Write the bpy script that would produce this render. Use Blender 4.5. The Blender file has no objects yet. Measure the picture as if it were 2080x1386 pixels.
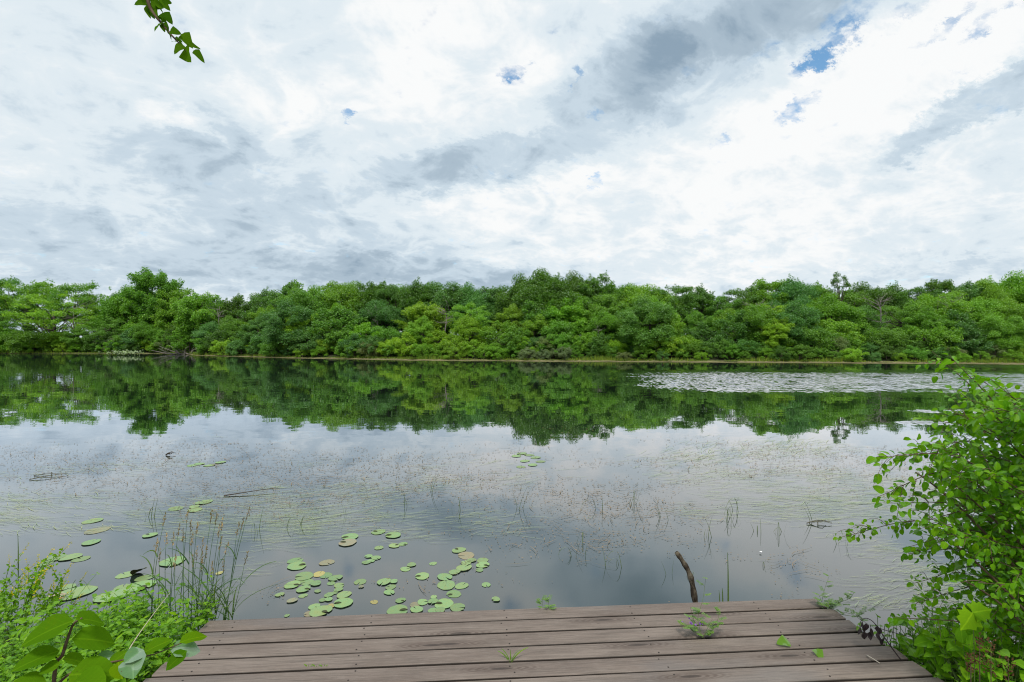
import bpy, math, random
import numpy as np
from mathutils import Vector, Matrix
S = bpy.context.scene
C = S.collection
F, HX, HY, EYE = 1100.0, 1040.0, 695.0, 2.1      # lens in px of the 2080 wide photograph, principal point, eye height above the water
R = math.radians

def at(px, py, Y):                                # photo pixel + distance -> point
    return np.array([(px-HX)/F*Y, Y, EYE-(py-HY)/F*Y])
def on(px, py, z):                                # photo pixel on a level plane -> point
    Y = F*(EYE-z)/(py-HY)
    return at(px, py, Y)
def px_of(p):
    return HX+F*p[0]/p[1], HY+F*(EYE-p[2])/p[1]
def nrm(v):
    v = np.asarray(v, float)
    return v/np.maximum(np.linalg.norm(v, axis=-1, keepdims=True), 1e-9)

# ------------------------------------------------------------------ mesh building
class MB:
    def __init__(s): s.v=[]; s.f=[]; s.a=[]; s.n=0
    def add(s, verts, faces, attr=None):
        verts=np.asarray(verts,float).reshape(-1,3)
        s.v.append(verts)
        for f in (faces if isinstance(faces,list) else [faces]):
            s.f.append(np.asarray(f,np.int64)+s.n)
        if attr is None: attr=np.zeros((len(verts),3))
        attr=np.asarray(attr,float)
        if attr.ndim==1: attr=np.tile(attr,(len(verts),1))
        s.a.append(attr); s.n+=len(verts)
    def mesh(s, name, mat, smooth=True):
        me=bpy.data.meshes.new(name)
        V=np.concatenate(s.v); A=np.concatenate(s.a)
        tot=np.concatenate([np.full(len(f),f.shape[1]) for f in s.f]); idx=np.concatenate([f.ravel() for f in s.f])
        me.vertices.add(len(V)); me.vertices.foreach_set('co',V.ravel().astype(np.float32))
        me.loops.add(len(idx)); me.loops.foreach_set('vertex_index',idx.astype(np.int32))
        me.polygons.add(len(tot)); st=np.concatenate([[0],np.cumsum(tot)[:-1]])
        me.polygons.foreach_set('loop_start',st.astype(np.int32)); me.polygons.foreach_set('loop_total',tot.astype(np.int32))
        me.polygons.foreach_set('use_smooth',np.full(len(tot),smooth))
        me.update(calc_edges=True)
        at_=me.attributes.new('lf','FLOAT_VECTOR','POINT'); at_.data.foreach_set('vector',A.ravel().astype(np.float32))
        if mat: me.materials.append(mat)
        return me
    def build(s, name, mat, parent=None, smooth=True, loc=None):
        o=bpy.data.objects.new(name, s.mesh(name,mat,smooth)); C.objects.link(o)
        if parent is not None: o.parent=parent
        if loc is not None: o.location=loc
        return o

def tag(o,label=None,cat=None,group=None,kind=None):
    if label: o['label']=label
    if cat: o['category']=cat
    if group: o['group']=group
    if kind: o['kind']=kind
    return o
def empty(name, loc=(0,0,0), rz=0):
    o=bpy.data.objects.new(name,None); C.objects.link(o); o.location=loc; o.rotation_euler=(0,0,rz); o.empty_display_size=.1
    return o

def tube(mb, pts, rad, k=6, attr=(0,0,0), cap=True):
    pts=np.asarray(pts,float); n=len(pts); rad=np.broadcast_to(np.asarray(rad,float),(n,)) if np.ndim(rad)==0 or len(np.atleast_1d(rad))==n else np.linspace(rad[0],rad[-1],n)
    tan=nrm(np.gradient(pts,axis=0))
    ref=np.array([0,0,1.]) if abs(tan[0][2])<.9 else np.array([1.,0,0])
    V=[]
    u=nrm(np.cross(tan[0],ref))
    for i in range(n):
        u=nrm(u-tan[i]*np.dot(u,tan[i])); w=np.cross(tan[i],u)
        a=np.arange(k)/k*2*np.pi
        V.append(pts[i]+rad[i]*(np.cos(a)[:,None]*u+np.sin(a)[:,None]*w))
    V=np.concatenate(V)
    i=np.arange(n-1)[:,None]*k; j=np.arange(k)[None]; j2=(j+1)%k
    q=np.stack([i+j,i+j2,i+k+j2,i+k+j],-1).reshape(-1,4)
    fs=[q]
    if cap: fs+= [np.array([[*range(k-1,-1,-1)]]), np.array([[*range((n-1)*k,n*k)]])]
    mb.add(V,fs,attr)

def bez(a,b,c,n=8):
    t=np.linspace(0,1,n)[:,None]; a,b,c=map(np.asarray,(a,b,c))
    return (1-t)**2*a+2*t*(1-t)*b+t*t*c
def spline(P,n=24):                               # Catmull-Rom through points
    P=np.asarray(P,float); Q=np.vstack([2*P[0]-P[1],P,2*P[-1]-P[-2]]); out=[]
    m=len(P)-1
    for x in np.linspace(0,m-1e-6,n):
        i=int(x); t=x-i; p0,p1,p2,p3=Q[i:i+4]
        out.append(.5*((2*p1)+(-p0+p2)*t+(2*p0-5*p1+4*p2-p3)*t*t+(-p0+3*p1-3*p2+p3)*t**3))
    return np.array(out)

# leaf templates: x along the leaf (0..1), y across, z up
def leaf_tpl(profile, rows=6, fold=.18, droop=.25, wave=.0):
    t=np.linspace(0,1,rows+1); w=np.array([profile(x) for x in t])
    V=[];A=[]
    for i,x in enumerate(t):
        for s in (-1,-.5,0,.5,1):
            V.append((x, s*w[i], fold*abs(s)*w[i]*1.2-droop*x*x+wave*math.sin(x*9+s*2)*abs(s)*w[i]))
            A.append((0,s*w[i]/max(w.max(),1e-6),x))
    q=[]
    for i in range(rows):
        for j in range(4):
            a=i*5+j; q.append((a,a+1,a+6,a+5))
    return np.array(V),np.array(q),np.array(A)
ovate=lambda x: .62*(max(x,0)**.55)*(max(1-x,0)**.75)*1.25
roundp=lambda x: .46*math.sqrt(max(0,1-(2*x-1)**2))*(1.08-.25*x)
heart=lambda x: .50*min(1,(x*9+.25) if x<.12 else 1.3)*(max(1-x,0)**.62)*(1 if x>.12 else .95)*.95
lance=lambda x: .16*math.sin(math.pi*min(1,max(0,x))**.8)
blade=lambda x: .028*(1-x**2.2)
T_ov=leaf_tpl(ovate,6,.22,.22,.1); T_rd=leaf_tpl(roundp,6,.2,.18,.12); T_he=leaf_tpl(heart,7,.15,.25,.1)
T_la=leaf_tpl(lance,4,.2,.2); T_sm=leaf_tpl(roundp,3,.2,.1)
def lobed_tpl(pts=((0,0),(.02,.2),(-.06,.42),(.2,.36),(.34,.52),(.46,.34),(.62,.40),(.72,.2),(1,0))):
    up=np.array(pts); n=len(up); 
    mid=np.array([(p[0] if i not in(2,) else .04,0) for i,p in enumerate(pts)])
    V=[];A=[];q=[]
    for sgn in (-1,1):
        b=len(V)
        for i in range(n):
            for k,s in enumerate((0,.5,1)):
                x=mid[i][0]*(1-s)+up[i][0]*s; y=up[i][1]*s*sgn
                V.append((x,y,.16*abs(y)-.3*x*x+.03*math.sin(x*14+y*9))); A.append((0,y/.5,x))
        for i in range(n-1):
            for k in range(2):
                a=b+i*3+k; f=(a,a+3,a+4,a+1) if sgn>0 else (a,a+1,a+4,a+3); q.append(f)
    return np.array(V),np.array(q),np.array(A)
T_lb=lobed_tpl()

def place(mb,tpl,P,D,N,L,tint,wid=1.0):            # many leaves at once
    V,q,A=tpl; P=np.atleast_2d(P).astype(float); n=len(P)
    X=nrm(np.broadcast_to(np.atleast_2d(D).astype(float),(n,3))); Nn=np.broadcast_to(np.atleast_2d(N).astype(float),(n,3))
    Y=nrm(np.cross(Nn,X)); Z=np.cross(X,Y)
    L=np.broadcast_to(np.asarray(L,float),(n,)); wid=np.broadcast_to(np.asarray(wid,float),(n,)); tint=np.broadcast_to(np.asarray(tint,float),(n,))
    O=P[:,None]+L[:,None,None]*(V[None,:,0:1]*X[:,None]+V[None,:,1:2]*wid[:,None,None]*Y[:,None]+V[None,:,2:3]*Z[:,None])
    f=(q[None]+np.arange(n)[:,None,None]*len(V)).reshape(-1,q.shape[1])
    a=np.broadcast_to(A[None],(n,)+A.shape).copy(); a[:,:,0]=tint[:,None]
    mb.add(O.reshape(-1,3),f,a.reshape(-1,3))

# ------------------------------------------------------------------ materials
class NT:
    def __init__(s,name,world=False):
        if world: s.t=world.node_tree
        else:
            s.m=bpy.data.materials.new(name); s.m.use_nodes=True; s.t=s.m.node_tree
        s.t.nodes.clear()
    def n(s,typ,props=None,**inp):
        nd=s.t.nodes.new(typ)
        for k,v in (props or {}).items(): setattr(nd,k,v)
        for k,v in inp.items():
            key=int(k[1:]) if k[0]=='i' and k[1:].isdigit() else k.replace('_',' ')
            sk=nd.inputs[key]
            if isinstance(v,bpy.types.NodeSocket): s.t.links.new(v,sk)
            else: sk.default_value=v
        return nd
    def math(s,op,a,b=0.,c=0.,clamp=False):
        return s.n('ShaderNodeMath',{'operation':op,'use_clamp':clamp},i0=a,i1=b,i2=c).outputs[0]
    def vm(s,op,a,b=(0,0,0)):
        return s.n('ShaderNodeVectorMath',{'operation':op},i0=a,i1=b).outputs[0]
    def dot(s,a,b): return s.n('ShaderNodeVectorMath',{'operation':'DOT_PRODUCT'},i0=a,i1=b).outputs['Value']
    def noise(s,vec,scale,detail=4,rough=.55,dim='3D',out='Fac',dist=0.):
        nd=s.n('ShaderNodeTexNoise',{'noise_dimensions':dim},Vector=vec,Scale=scale,Detail=detail,Roughness=rough,Distortion=dist); return nd.outputs[out]
    def mr(s,v,a,b,c=0.,d=1.,mode='SMOOTHSTEP'):
        return s.n('ShaderNodeMapRange',{'interpolation_type':mode},i0=v,i1=a,i2=b,i3=c,i4=d).outputs[0]
    def mix(s,f,a,b,mode='MIX'):
        nd=s.t.nodes.new('ShaderNodeMix'); nd.data_type='RGBA'; nd.blend_type=mode
        for i,v in ((0,f),(6,a),(7,b)):
            if isinstance(v,bpy.types.NodeSocket): s.t.links.new(v,nd.inputs[i])
            else: nd.inputs[i].default_value=v if i==0 else (*v,1)[:4]
        return nd.outputs[2]
    def map(s,vec,scale=(1,1,1),loc=(0,0,0),rot=(0,0,0)):
        return s.n('ShaderNodeMapping',None,Vector=vec,Location=loc,Rotation=rot,Scale=scale).outputs[0]
    def out(s,sh,kind='Material',**kw):
        o=s.t.nodes.new('ShaderNodeOutput'+kind); s.t.links.new(sh,o.inputs[0]); return getattr(s,'m',None)

def foliage_mat(name, col=None, trans=.35, gloss=.0, rough=.45, var=.35, veins=False, hue=None):
    """col None: colour of the object (obj.color); per-leaf tint in attribute lf.x"""
    t=NT(name)
    lf=t.n('ShaderNodeAttribute',{'attribute_name':'lf'}).outputs['Vector']
    sp=t.n('ShaderNodeSeparateXYZ',None,Vector=lf)
    base=t.n('ShaderNodeObjectInfo').outputs['Color'] if col is None else t.n('ShaderNodeRGB').outputs[0]
    if col is not None: base.default_value=(*col,1)
    yel=t.mix(1.0,base,hue or (1.42,1.16,.6),'MULTIPLY'); drk=t.mix(1.0,base,(.55,.68,.8),'MULTIPLY')
    c=t.mix(t.mr(sp.outputs[0],0.,var,1,0,'LINEAR'),base,drk)
    c=t.mix(t.mr(sp.outputs[0],1-var,1.,0,1,'LINEAR'),c,yel)
    if veins:
        a=t.math('ABSOLUTE',sp.outputs[1]); mid=t.mr(a,.03,.08,.5,0)
        sv=t.math('PINGPONG',t.math('ADD',t.math('MULTIPLY',sp.outputs[2],7.),t.math('MULTIPLY',a,-2.2)),.5)
        c=t.mix(t.math('MAXIMUM',mid,t.mr(sv,.0,.07,.22,0)),c,t.mix(1.0,c,(1.9,1.6,1.8),'MULTIPLY'))
        tc=t.n('ShaderNodeTexCoord').outputs['Object']
        c=t.mix(t.mr(t.noise(tc,60,3),.55,.75,0,.4),c,t.mix(1.0,c,(1.35,1.05,.7),'MULTIPLY'))
        c=t.mix(t.mr(t.noise(tc,150,4,.6),.66,.72,0,.75),c,(.10,.065,.02))   # brown spots
    d=t.n('ShaderNodeBsdfDiffuse',None,Color=c).outputs[0]
    tr=t.n('ShaderNodeBsdfTranslucent',None,Color=t.mix(1.0,c,(1.25,1.25,.6),'MULTIPLY')).outputs[0]
    sh=t.n('ShaderNodeMixShader',None,i0=trans,i1=d,i2=tr).outputs[0]
    if gloss>0:
        g=t.n('ShaderNodeBsdfGlossy',None,Color=(1,1,1,1),Roughness=rough).outputs[0]
        fr=t.n('ShaderNodeFresnel',None,IOR=1.4).outputs[0]
        sh=t.n('ShaderNodeMixShader',None,i0=t.math('MULTIPLY',fr,gloss),i1=sh,i2=g).outputs[0]
    return t.out(sh)

def plain_mat(name,col,rough=.8,spec=.3,noise_scale=None,col2=None,bump=0,stretch=(1,1,1)):
    t=NT(name); tc=t.map(t.n('ShaderNodeTexCoord').outputs['Object'],stretch)
    c=col; args={}
    if noise_scale:
        f=t.mr(t.noise(tc,noise_scale,6,.6),.35,.65); c=t.mix(f,col,col2)
    if bump: args['Normal']=t.n('ShaderNodeBump',None,Strength=bump,Distance=.01,Height=t.noise(tc,noise_scale*1.5,6,.65)).outputs[0]
    b=t.n('ShaderNodeBsdfPrincipled',None,Roughness=rough,Specular_IOR_Level=spec,**args)
    if isinstance(c,bpy.types.NodeSocket): t.t.links.new(c,b.inputs['Base Color'])
    else: b.inputs['Base Color'].default_value=(*c,1)
    return t.out(b.outputs[0])
# ------------------------------------------------------------------ camera, sky, sun
cam=bpy.data.cameras.new('camera'); co=bpy.data.objects.new('camera',cam); C.objects.link(co)
co.location=(0,0,EYE); co.rotation_euler=(R(90),0,0)
cam.sensor_width=36; cam.lens=36*F/2080; cam.clip_end=3000; cam.clip_start=.05
cam.shift_y=(HY-693)/2080
S.camera=co
S.view_settings.view_transform='Standard'; S.view_settings.look='None'; S.view_settings.gamma=1; S.view_settings.exposure=0.0
S.cycles.max_bounces=6; S.cycles.diffuse_bounces=3; S.cycles.glossy_bounces=3; S.cycles.transmission_bounces=3
S.cycles.caustics_reflective=False; S.cycles.caustics_refractive=False
S.cycles.use_denoising=True; S.cycles.pixel_filter_type='BLACKMAN_HARRIS'; S.cycles.filter_width=1.1

SUN_EL, SUN_AZ = 55, 185        # azimuth clockwise from +Y: behind the camera, to the right
sd=bpy.data.lights.new('sun','SUN'); sd.energy=3.0; sd.angle=R(12); sd.color=(1,.95,.86)
so=bpy.data.objects.new('sun',sd); C.objects.link(so)
sv=Vector((math.sin(R(SUN_AZ))*math.cos(R(SUN_EL)), math.cos(R(SUN_AZ))*math.cos(R(SUN_EL)), math.sin(R(SUN_EL))))
so.rotation_euler=(-sv).to_track_quat('-Z','Y').to_euler()

W=bpy.data.worlds.new('World'); S.world=W; W.use_nodes=True
W.cycles.sampling_method='MANUAL'; W.cycles.sample_map_resolution=512
t=NT('',W)
dirn=t.n('ShaderNodeTexCoord').outputs['Generated']
dirn=t.vm('NORMALIZE',dirn)
sep=t.n('ShaderNodeSeparateXYZ',None,Vector=dirn)
zz=t.math('ADD',t.math('ABSOLUTE',sep.outputs[2]),.34)
comb=t.n('ShaderNodeCombineXYZ',None,X=t.math('DIVIDE',sep.outputs[0],zz),Y=t.math('DIVIDE',sep.outputs[1],zz),Z=0.).outputs[0]
rot=t.map(comb,(1.75,1.75,1),(3.1,1.7,0),(0,0,R(-28)))           # wind drawn streaks: stretch along one heading
st=t.map(rot,(.85,1.1,1))
big=t.noise(st,1.1,5,.55); fine=t.noise(st,3.1,9,.62,dist=.25); wisp=t.noise(rot,7.5,7,.6)
warp=t.n('ShaderNodeTexNoise',{'noise_dimensions':'3D'},Vector=st,Scale=3.4,Detail=9.,Roughness=.75).outputs['Color']
wd=t.n('ShaderNodeVectorMath',{'operation':'MULTIPLY_ADD'},i0=warp,i1=(.13,.07,.13),i2=dirn).outputs[0]
wd=t.vm('SUBTRACT',wd,(.065,.035,.065))
def blob(px,py,rx,ry,ang,weight=1.,inner=0.):
    d=nrm(np.array([(px-HX)/F,1,(HY-py)/F])); E=nrm(np.cross(d,(0,0,1))); N=np.cross(E,d)
    c=d[1]; a=R(ang)
    T1=(math.cos(a)*E+math.sin(a)*N)/(rx/F*c**1.5); T2=(-math.sin(a)*E+math.cos(a)*N)/(ry/F*c**1.5)
    u=t.dot(wd,tuple(T1)); v=t.dot(wd,tuple(T2))
    r2=t.math('MULTIPLY_ADD',u,u,t.math('MULTIPLY',v,v))
    return t.mr(r2,inner,2.4,weight,0)
def total(bl):
    s=None
    for b in bl:
        x=blob(*b); s=x if s is None else t.math('ADD',s,x)
    return s
dark=total([(1420,100,310,125,22,.82),(1270,165,150,66,25,.45),(1600,30,190,70,5,.5),(1985,212,200,38,26,1.15),(985,335,200,44,8,.9),
 (410,320,140,52,0,.5),(1420,490,120,22,25,.42),(650,470,260,70,0,.42),(120,450,220,34,0,.28),(560,545,560,36,0,.42),(1900,548,300,26,3,.38),
 (1650,350,70,30,0,.22),(840,500,170,46,20,.3),(1180,560,260,24,0,.25),(130,120,300,160,0,.12),(1050,560,120,26,24,.25),(1330,165,60,110,-20,.3)])
lite=total([(540,210,90,55,0,.8),(385,250,80,26,-16,.9),(770,165,100,75,-30,.6),(950,170,150,90,0,.5),(900,20,110,70,0,.6),(1290,330,330,110,15,.5),
 (1700,270,420,120,25,.8),(1930,80,260,90,30,.8),(1000,430,260,50,15,.45),(1750,450,420,90,12,.6),(560,330,50,60,0,.4),(1250,480,240,40,15,.35),(2050,530,60,26,20,.8),(800,450,200,50,10,.25)])
blue=total([(1760,18,95,36,18,.8),(1695,98,60,22,25,.85),(1850,20,80,20,30,.82),(1640,140,60,13,25,.8),(1615,222,40,16,15,.85),(1037,142,28,13,10,.75),(1163,160,9,20,0,.85),
 (694,234,17,10,10,.85),(1203,372,13,13,0,1.0),(1465,283,30,12,0,.85),(1460,312,20,18,0,.6),(1950,155,38,14,30,.8),(2015,40,60,18,28,.75),(1930,50,70,14,28,.8),(1205,222,20,14,0,.7),(1120,40,40,16,0,.35),(1560,110,60,14,20,.4)])
side=t.mr(sep.outputs[0],-.55,.35,0,1)                      # thinner, brighter cloud to the right
lvl=t.math('MULTIPLY_ADD',t.math('SUBTRACT',big,.5),.75,t.math('MULTIPLY',t.math('SUBTRACT',fine,.5),.62))
bil=t.math('ABSOLUTE',t.math('SUBTRACT',t.noise(rot,3.3,7,.58,dist=.4),.5))
lvl=t.math('ADD',lvl,t.math('MULTIPLY',t.math('SUBTRACT',bil,.075),-1.35))
lvl=t.math('ADD',lvl,t.math('MULTIPLY',t.math('SUBTRACT',wisp,.5),.30))
low=t.mr(sep.outputs[2],.02,.30,.12,0.)
x=t.math('ADD',t.math('MULTIPLY_ADD',side,.12,.615),lvl)
x=t.math('SUBTRACT',x,low)
x=t.math('ADD',x,t.math('MULTIPLY',lite,t.math('MULTIPLY_ADD',fine,.45,.0)))
x=t.math('SUBTRACT',x,t.math('MULTIPLY',dark,t.math('MULTIPLY_ADD',wisp,.30,t.math('MULTIPLY_ADD',fine,.40,.05))))
ramp=t.n('ShaderNodeValToRGB',None,Fac=x)
cr=ramp.color_ramp; cr.interpolation='EASE'
cols=[(0.0,(.27,.37,.47)),(.22,(.41,.515,.61)),(.45,(.58,.69,.78)),(.66,(.75,.835,.89)),(1.0,(.955,.968,.97))]
while len(cr.elements)<len(cols): cr.elements.new(.5)
for e,(p,c) in zip(cr.elements,cols): e.position=p; e.color=(*c,1)
sky=t.n('ShaderNodeTexSky',{'sky_type':'NISHITA','sun_disc':False,'sun_elevation':R(SUN_EL),'sun_rotation':R(SUN_AZ),'air_density':1.0,'dust_density':.3,'ozone_density':2.5})
skyc=t.n('ShaderNodeMix',{'data_type':'RGBA','blend_type':'MULTIPLY'},i0=1.0,i6=sky.outputs[0],i7=(.10,.165,.175,1)).outputs[2]
bf=t.mr(t.math('ADD',blue,t.math('MULTIPLY',t.math('SUBTRACT',t.math('MULTIPLY_ADD',wisp,.75,t.math('MULTIPLY',fine,.35)),.55),4.2)),.35,1.55,0.,.92)
final=t.mix(bf,ramp.outputs[0],skyc)
bg=t.n('ShaderNodeBackground',None,Color=final,Strength=1.0)
t.out(bg.outputs[0],'World')
# ------------------------------------------------------------------ far shore
SHORE=[(-700,717,),(0,718),(330,718.5),(372,719.2),(400,722),(600,727),(850,731),(1100,733),(1500,735),(2080,738.5),(2700,741)]
spx=np.array([p[0] for p in SHORE]); sy=np.array([F*EYE/(p[1]-HY) for p in SHORE])
def shore_Y(px): return float(np.interp(px,spx,sy))
def ground_h(d, px=1000):                         # height of the wooded slope d metres behind the waterline
    hi=float(np.interp(px,[0,330,520,650],[.9,.9,1.7,2.2]))
    return .12+hi*(1-math.exp(-max(d-1,0)/8.))*1.0 if d>1 else .12*max(d,0)

def sheet(name,X,Y,Z,mat,kind='structure'):
    n,m=Z.shape; mb=MB()
    i=np.arange(n-1)[:,None]*m; j=np.arange(m-1)[None]
    q=np.stack([i+j,i+j+1,i+m+j+1,i+m+j],-1).reshape(-1,4)
    mb.add(np.stack([X,Y,Z],-1).reshape(-1,3),q)
    return tag(mb.build(name,mat),kind=kind)

M_soil=plain_mat('soil',(.05,.045,.03),.95,.1,1.2,(.03,.06,.012),.6)
M_mud=plain_mat('mud',(.06,.05,.03),.9,.2,3.,(.04,.05,.015),.5)

# hillside
pxs=np.linspace(-700,2780,120); ds=np.array([-6,-1,0,1,2,4,7,11,16,24,40,80,200,900.])
X=np.zeros((len(pxs),len(ds)));Y=X.copy();Z=X.copy()
for i,p in enumerate(pxs):
    for j,d in enumerate(ds):
        yy=shore_Y(p)+d; X[i,j]=(p-HX)/F*yy; Y[i,j]=yy; Z[i,j]=ground_h(d,p) if d>0 else d*.12
sheet('hillside',X,Y,Z,M_soil)

# water
t=NT('water')
pos=t.n('ShaderNodeTexCoord').outputs['Object']
sp=t.n('ShaderNodeSeparateXYZ',None,Vector=pos)
x_,y_=sp.outputs[0],sp.outputs[1]
wob=t.noise(t.map(pos,(.10,.22,1)),1.,4,.6)
wy=t.math('ADD',y_,t.math('MULTIPLY',t.math('SUBTRACT',wob,.5),5.))
def band(y0,y1,s,x0,xs):
    a=t.math('MULTIPLY',t.mr(wy,y0-s*.3,y0+s*.5),t.mr(wy,y1,y1+s,1,0))
    return t.math('MULTIPLY',a,t.mr(t.math('ADD',x_,t.math('MULTIPLY',t.math('SUBTRACT',wob,.5),8.)),x0,x0+xs))
b1=band(22.6,33,9,4.5,6.); b2=band(44,54,5,33,8.)
b2=t.math('MULTIPLY',b2,.75)
wz=t.math('ADD',y_,t.math('MULTIPLY',t.math('SUBTRACT',t.noise(t.map(pos,(.6,1.2,1)),1.,3),.5),.6))
def streak(yc,hw,xa,xb):
    e=t.mr(t.math('ABSOLUTE',t.math('SUBTRACT',wz,yc)),hw*.3,hw,1,0)
    return t.math('MULTIPLY',e,t.math('MULTIPLY',t.mr(x_,xa,xa+.5),t.mr(x_,xb-.5,xb,1,0)))
b3=t.math('MAXIMUM',streak(16.4,.55,12.0,15.5),streak(14.0,.4,9.9,12.2))
b1=t.math('MULTIPLY',b1,t.mr(t.noise(t.map(pos,(.25,.8,1)),1.,4,.65),.30,.55,.25,1.))
rm=t.math('MAXIMUM',t.math('MAXIMUM',b1,b2),t.math('MULTIPLY',b3,.8))
def nvec(sc,scale,detail,rough):
    return t.vm('SUBTRACT',t.n('ShaderNodeTexNoise',None,Vector=t.map(pos,sc),Scale=scale,Detail=detail,Roughness=rough).outputs['Color'],(.5,.5,.5))
calm=t.vm('MULTIPLY',nvec((.8,1.6,1),1.6,3.,.5),(.007,.016,0))
fine_=t.vm('MULTIPLY',nvec((1,1.,1),7.,2.,.5),(.004,.006,0))
rough_=nvec((2.3,.42,1),3.6,2.,.65)
rs=t.n('ShaderNodeVectorMath',{'operation':'SCALE'},i0=t.vm('SUBTRACT',t.vm('MULTIPLY',rough_,(.5,.95,0)),(0,.11,0)))
t.t.links.new(rm,rs.inputs['Scale'])
far=t.n('ShaderNodeVectorMath',{'operation':'SCALE'},i0=t.vm('ADD',calm,fine_)); t.t.links.new(t.mr(y_,5.,40.,.7,1.5,'LINEAR'),far.inputs['Scale'])
N=t.vm('NORMALIZE',t.vm('ADD',t.vm('ADD',far.outputs[0],rs.outputs[0]),(0,0,1)))
gl=t.n('ShaderNodeBsdfGlossy',None,Color=(.96,.97,1,1),Roughness=t.mr(y_,3.,11.,.075,.015),Normal=N)
deep=t.mix(t.noise(t.map(pos,(.5,.5,1)),1.,4),(.010,.020,.014),(.022,.034,.026))
df=t.n('ShaderNodeBsdfDiffuse',None,Color=deep)
fr=t.n('ShaderNodeFresnel',None,IOR=2.3,Normal=N)
refl=t.math('MINIMUM',t.math('MAXIMUM',t.math('MULTIPLY_ADD',fr.outputs[0],2.0,-.22),.17),.84)
ms=t.n('ShaderNodeMixShader',None,i0=refl,i1=df.outputs[0],i2=gl.outputs[0])
M_water=t.out(ms.outputs[0])
mb=MB(); mb.add([(-420,-60,0),(420,-60,0),(420,130,0),(-420,130,0)],np.array([[0,1,2,3]])); tag(mb.build('water',M_water),kind='structure')
# ground sheet under everything, out to the horizon
mb=MB(); mb.add([(-2500,-2500,-1.2),(2500,-2500,-1.2),(2500,2500,-1.2),(-2500,2500,-1.2)],np.array([[0,1,2,3]])); tag(mb.build('ground',M_soil),kind='structure')

# thin floating mat of dead weed along the far waterline
t=NT('weed_mat'); pos=t.n('ShaderNodeTexCoord').outputs['Object']
n1=t.noise(t.map(pos,(.35,1.2,1)),1.3,6,.65)
c=t.mix(t.mr(t.noise(pos,2.2,5),.38,.62),(.25,.21,.13),(.13,.14,.05))
b=t.n('ShaderNodeBsdfDiffuse',None,Color=c); tr=t.n('ShaderNodeBsdfTransparent')
M_mat=t.out(t.n('ShaderNodeMixShader',None,i0=t.mr(n1,.40,.50),i1=tr.outputs[0],i2=b.outputs[0]).outputs[0])
pp=np.linspace(-700,2780,260); rr=np.linspace(0,1,5); rng=np.random.default_rng(5)
X=np.zeros((len(pp),5));Y=X.copy();Z=X.copy()
wv=np.interp(pp,[-700,0,340,420,700,1100,2780],[.8,1.,2.4,4.2,4.4,4.2,3.6])*(.75+.5*np.convolve(rng.random(len(pp)+8),np.ones(9)/9,'valid'))
for i,p in enumerate(pp):
    for j,r_ in enumerate(rr):
        yy=shore_Y(p)+.6-wv[i]*(1-r_); X[i,j]=(p-HX)/F*yy; Y[i,j]=yy; Z[i,j]=.012+.10*max(0,(r_-.75)/.25)**2
o=sheet('algae_mat',X,Y,Z,M_mat,'stuff')

# near bank under and beside the deck
rng=np.random.default_rng(3)
gx=np.linspace(-14,14,113); gy=np.linspace(-30,5,141)
GX,GY=np.meshgrid(gx,gy,indexing='ij')
def bank_edge(x):                                 # y of the waterline on the near side
    return np.interp(x,[-14,-4.6,-3.2,-2.2,-1.95,-1.8,1.9,2.1,2.5,3.2,5,14],[4.6,4.2,3.8,3.6,3.5,2.5,2.4,3.1,3.35,3.45,3.6,3.8])
def bank_z(x,y):
    d=bank_edge(x)-y
    return np.where(d>0,.30*(1-np.exp(-d/.45))+.02*np.minimum(d,12)*.6,.35*d)
GZ=np.maximum(bank_z(GX,GY),-1.)+.03*np.sin(GX*3.1+GY*1.7)*np.sin(GY*2.3-GX)*(bank_edge(GX)>GY)
under=(np.abs(GX)<1.95)&(GY<3.2)
GZ=np.where(under,np.minimum(GZ,.18),GZ)
sheet('bank',GX,GY,GZ,M_mud)

# ------------------------------------------------------------------ deck
O=np.array([-1.845,3.31,.40]); U=np.array([.99727,.07385,0]); Vv=np.array([.07385,-.99727,0])
t=NT('deck_wood')
pos=t.n('ShaderNodeTexCoord').outputs['Object']; rnd=t.n('ShaderNodeObjectInfo').outputs['Random']
off=t.n('ShaderNodeCombineXYZ',None,X=t.math('MULTIPLY',rnd,37.),Y=t.math('MULTIPLY',rnd,11.),Z=0.).outputs[0]
p=t.vm('ADD',pos,off)
grain=t.noise(t.map(p,(1.1,26,8)),3.2,7,.62,dist=.6); fib=t.noise(t.map(p,(5,150,30)),3.,4,.6); cloud=t.noise(t.map(p,(.9,3.5,1)),1.6,5,.6)
kn=t.n('ShaderNodeTexVoronoi',{'feature':'F1','voronoi_dimensions':'2D'},Vector=t.map(p,(.95,5.2,1)),Scale=1.,Randomness=1.)
kd=kn.outputs['Distance']
kring=t.math('PINGPONG',t.math('MULTIPLY',t.math('ADD',kd,t.math('MULTIPLY',grain,.06)),26.),.5)
kmask=t.mr(kd,.10,.27,1.,0)
c=t.mix(t.mr(cloud,.3,.7),(.152,.117,.097),(.226,.183,.154))
c=t.mix(t.mr(grain,.40,.68,0,.65),c,(.096,.078,.064))
c=t.mix(t.mr(fib,.5,.78,0,.55),c,(.36,.315,.28))
c=t.mix(t.mr(t.noise(t.map(p,(.7,2.2,1)),1.1,3),.52,.68,0,.4),c,(.150,.145,.145))
c=t.mix(t.math('MULTIPLY',kmask,t.mr(kring,.12,.4,.75,.25)),c,(.085,.06,.048))
c=t.mix(t.mr(kd,.03,.07,.8,0),c,(.04,.03,.025))
c=t.mix(t.math('MULTIPLY_ADD',rnd,.45,-.05),c,t.mix(1.0,c,(.72,.70,.72),'MULTIPLY'))
stn=t.noise(t.map(p,(4,9,1)),2.3,6,.7); c=t.mix(t.mr(stn,.63,.72,0,.55),c,(.07,.055,.05))
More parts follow.
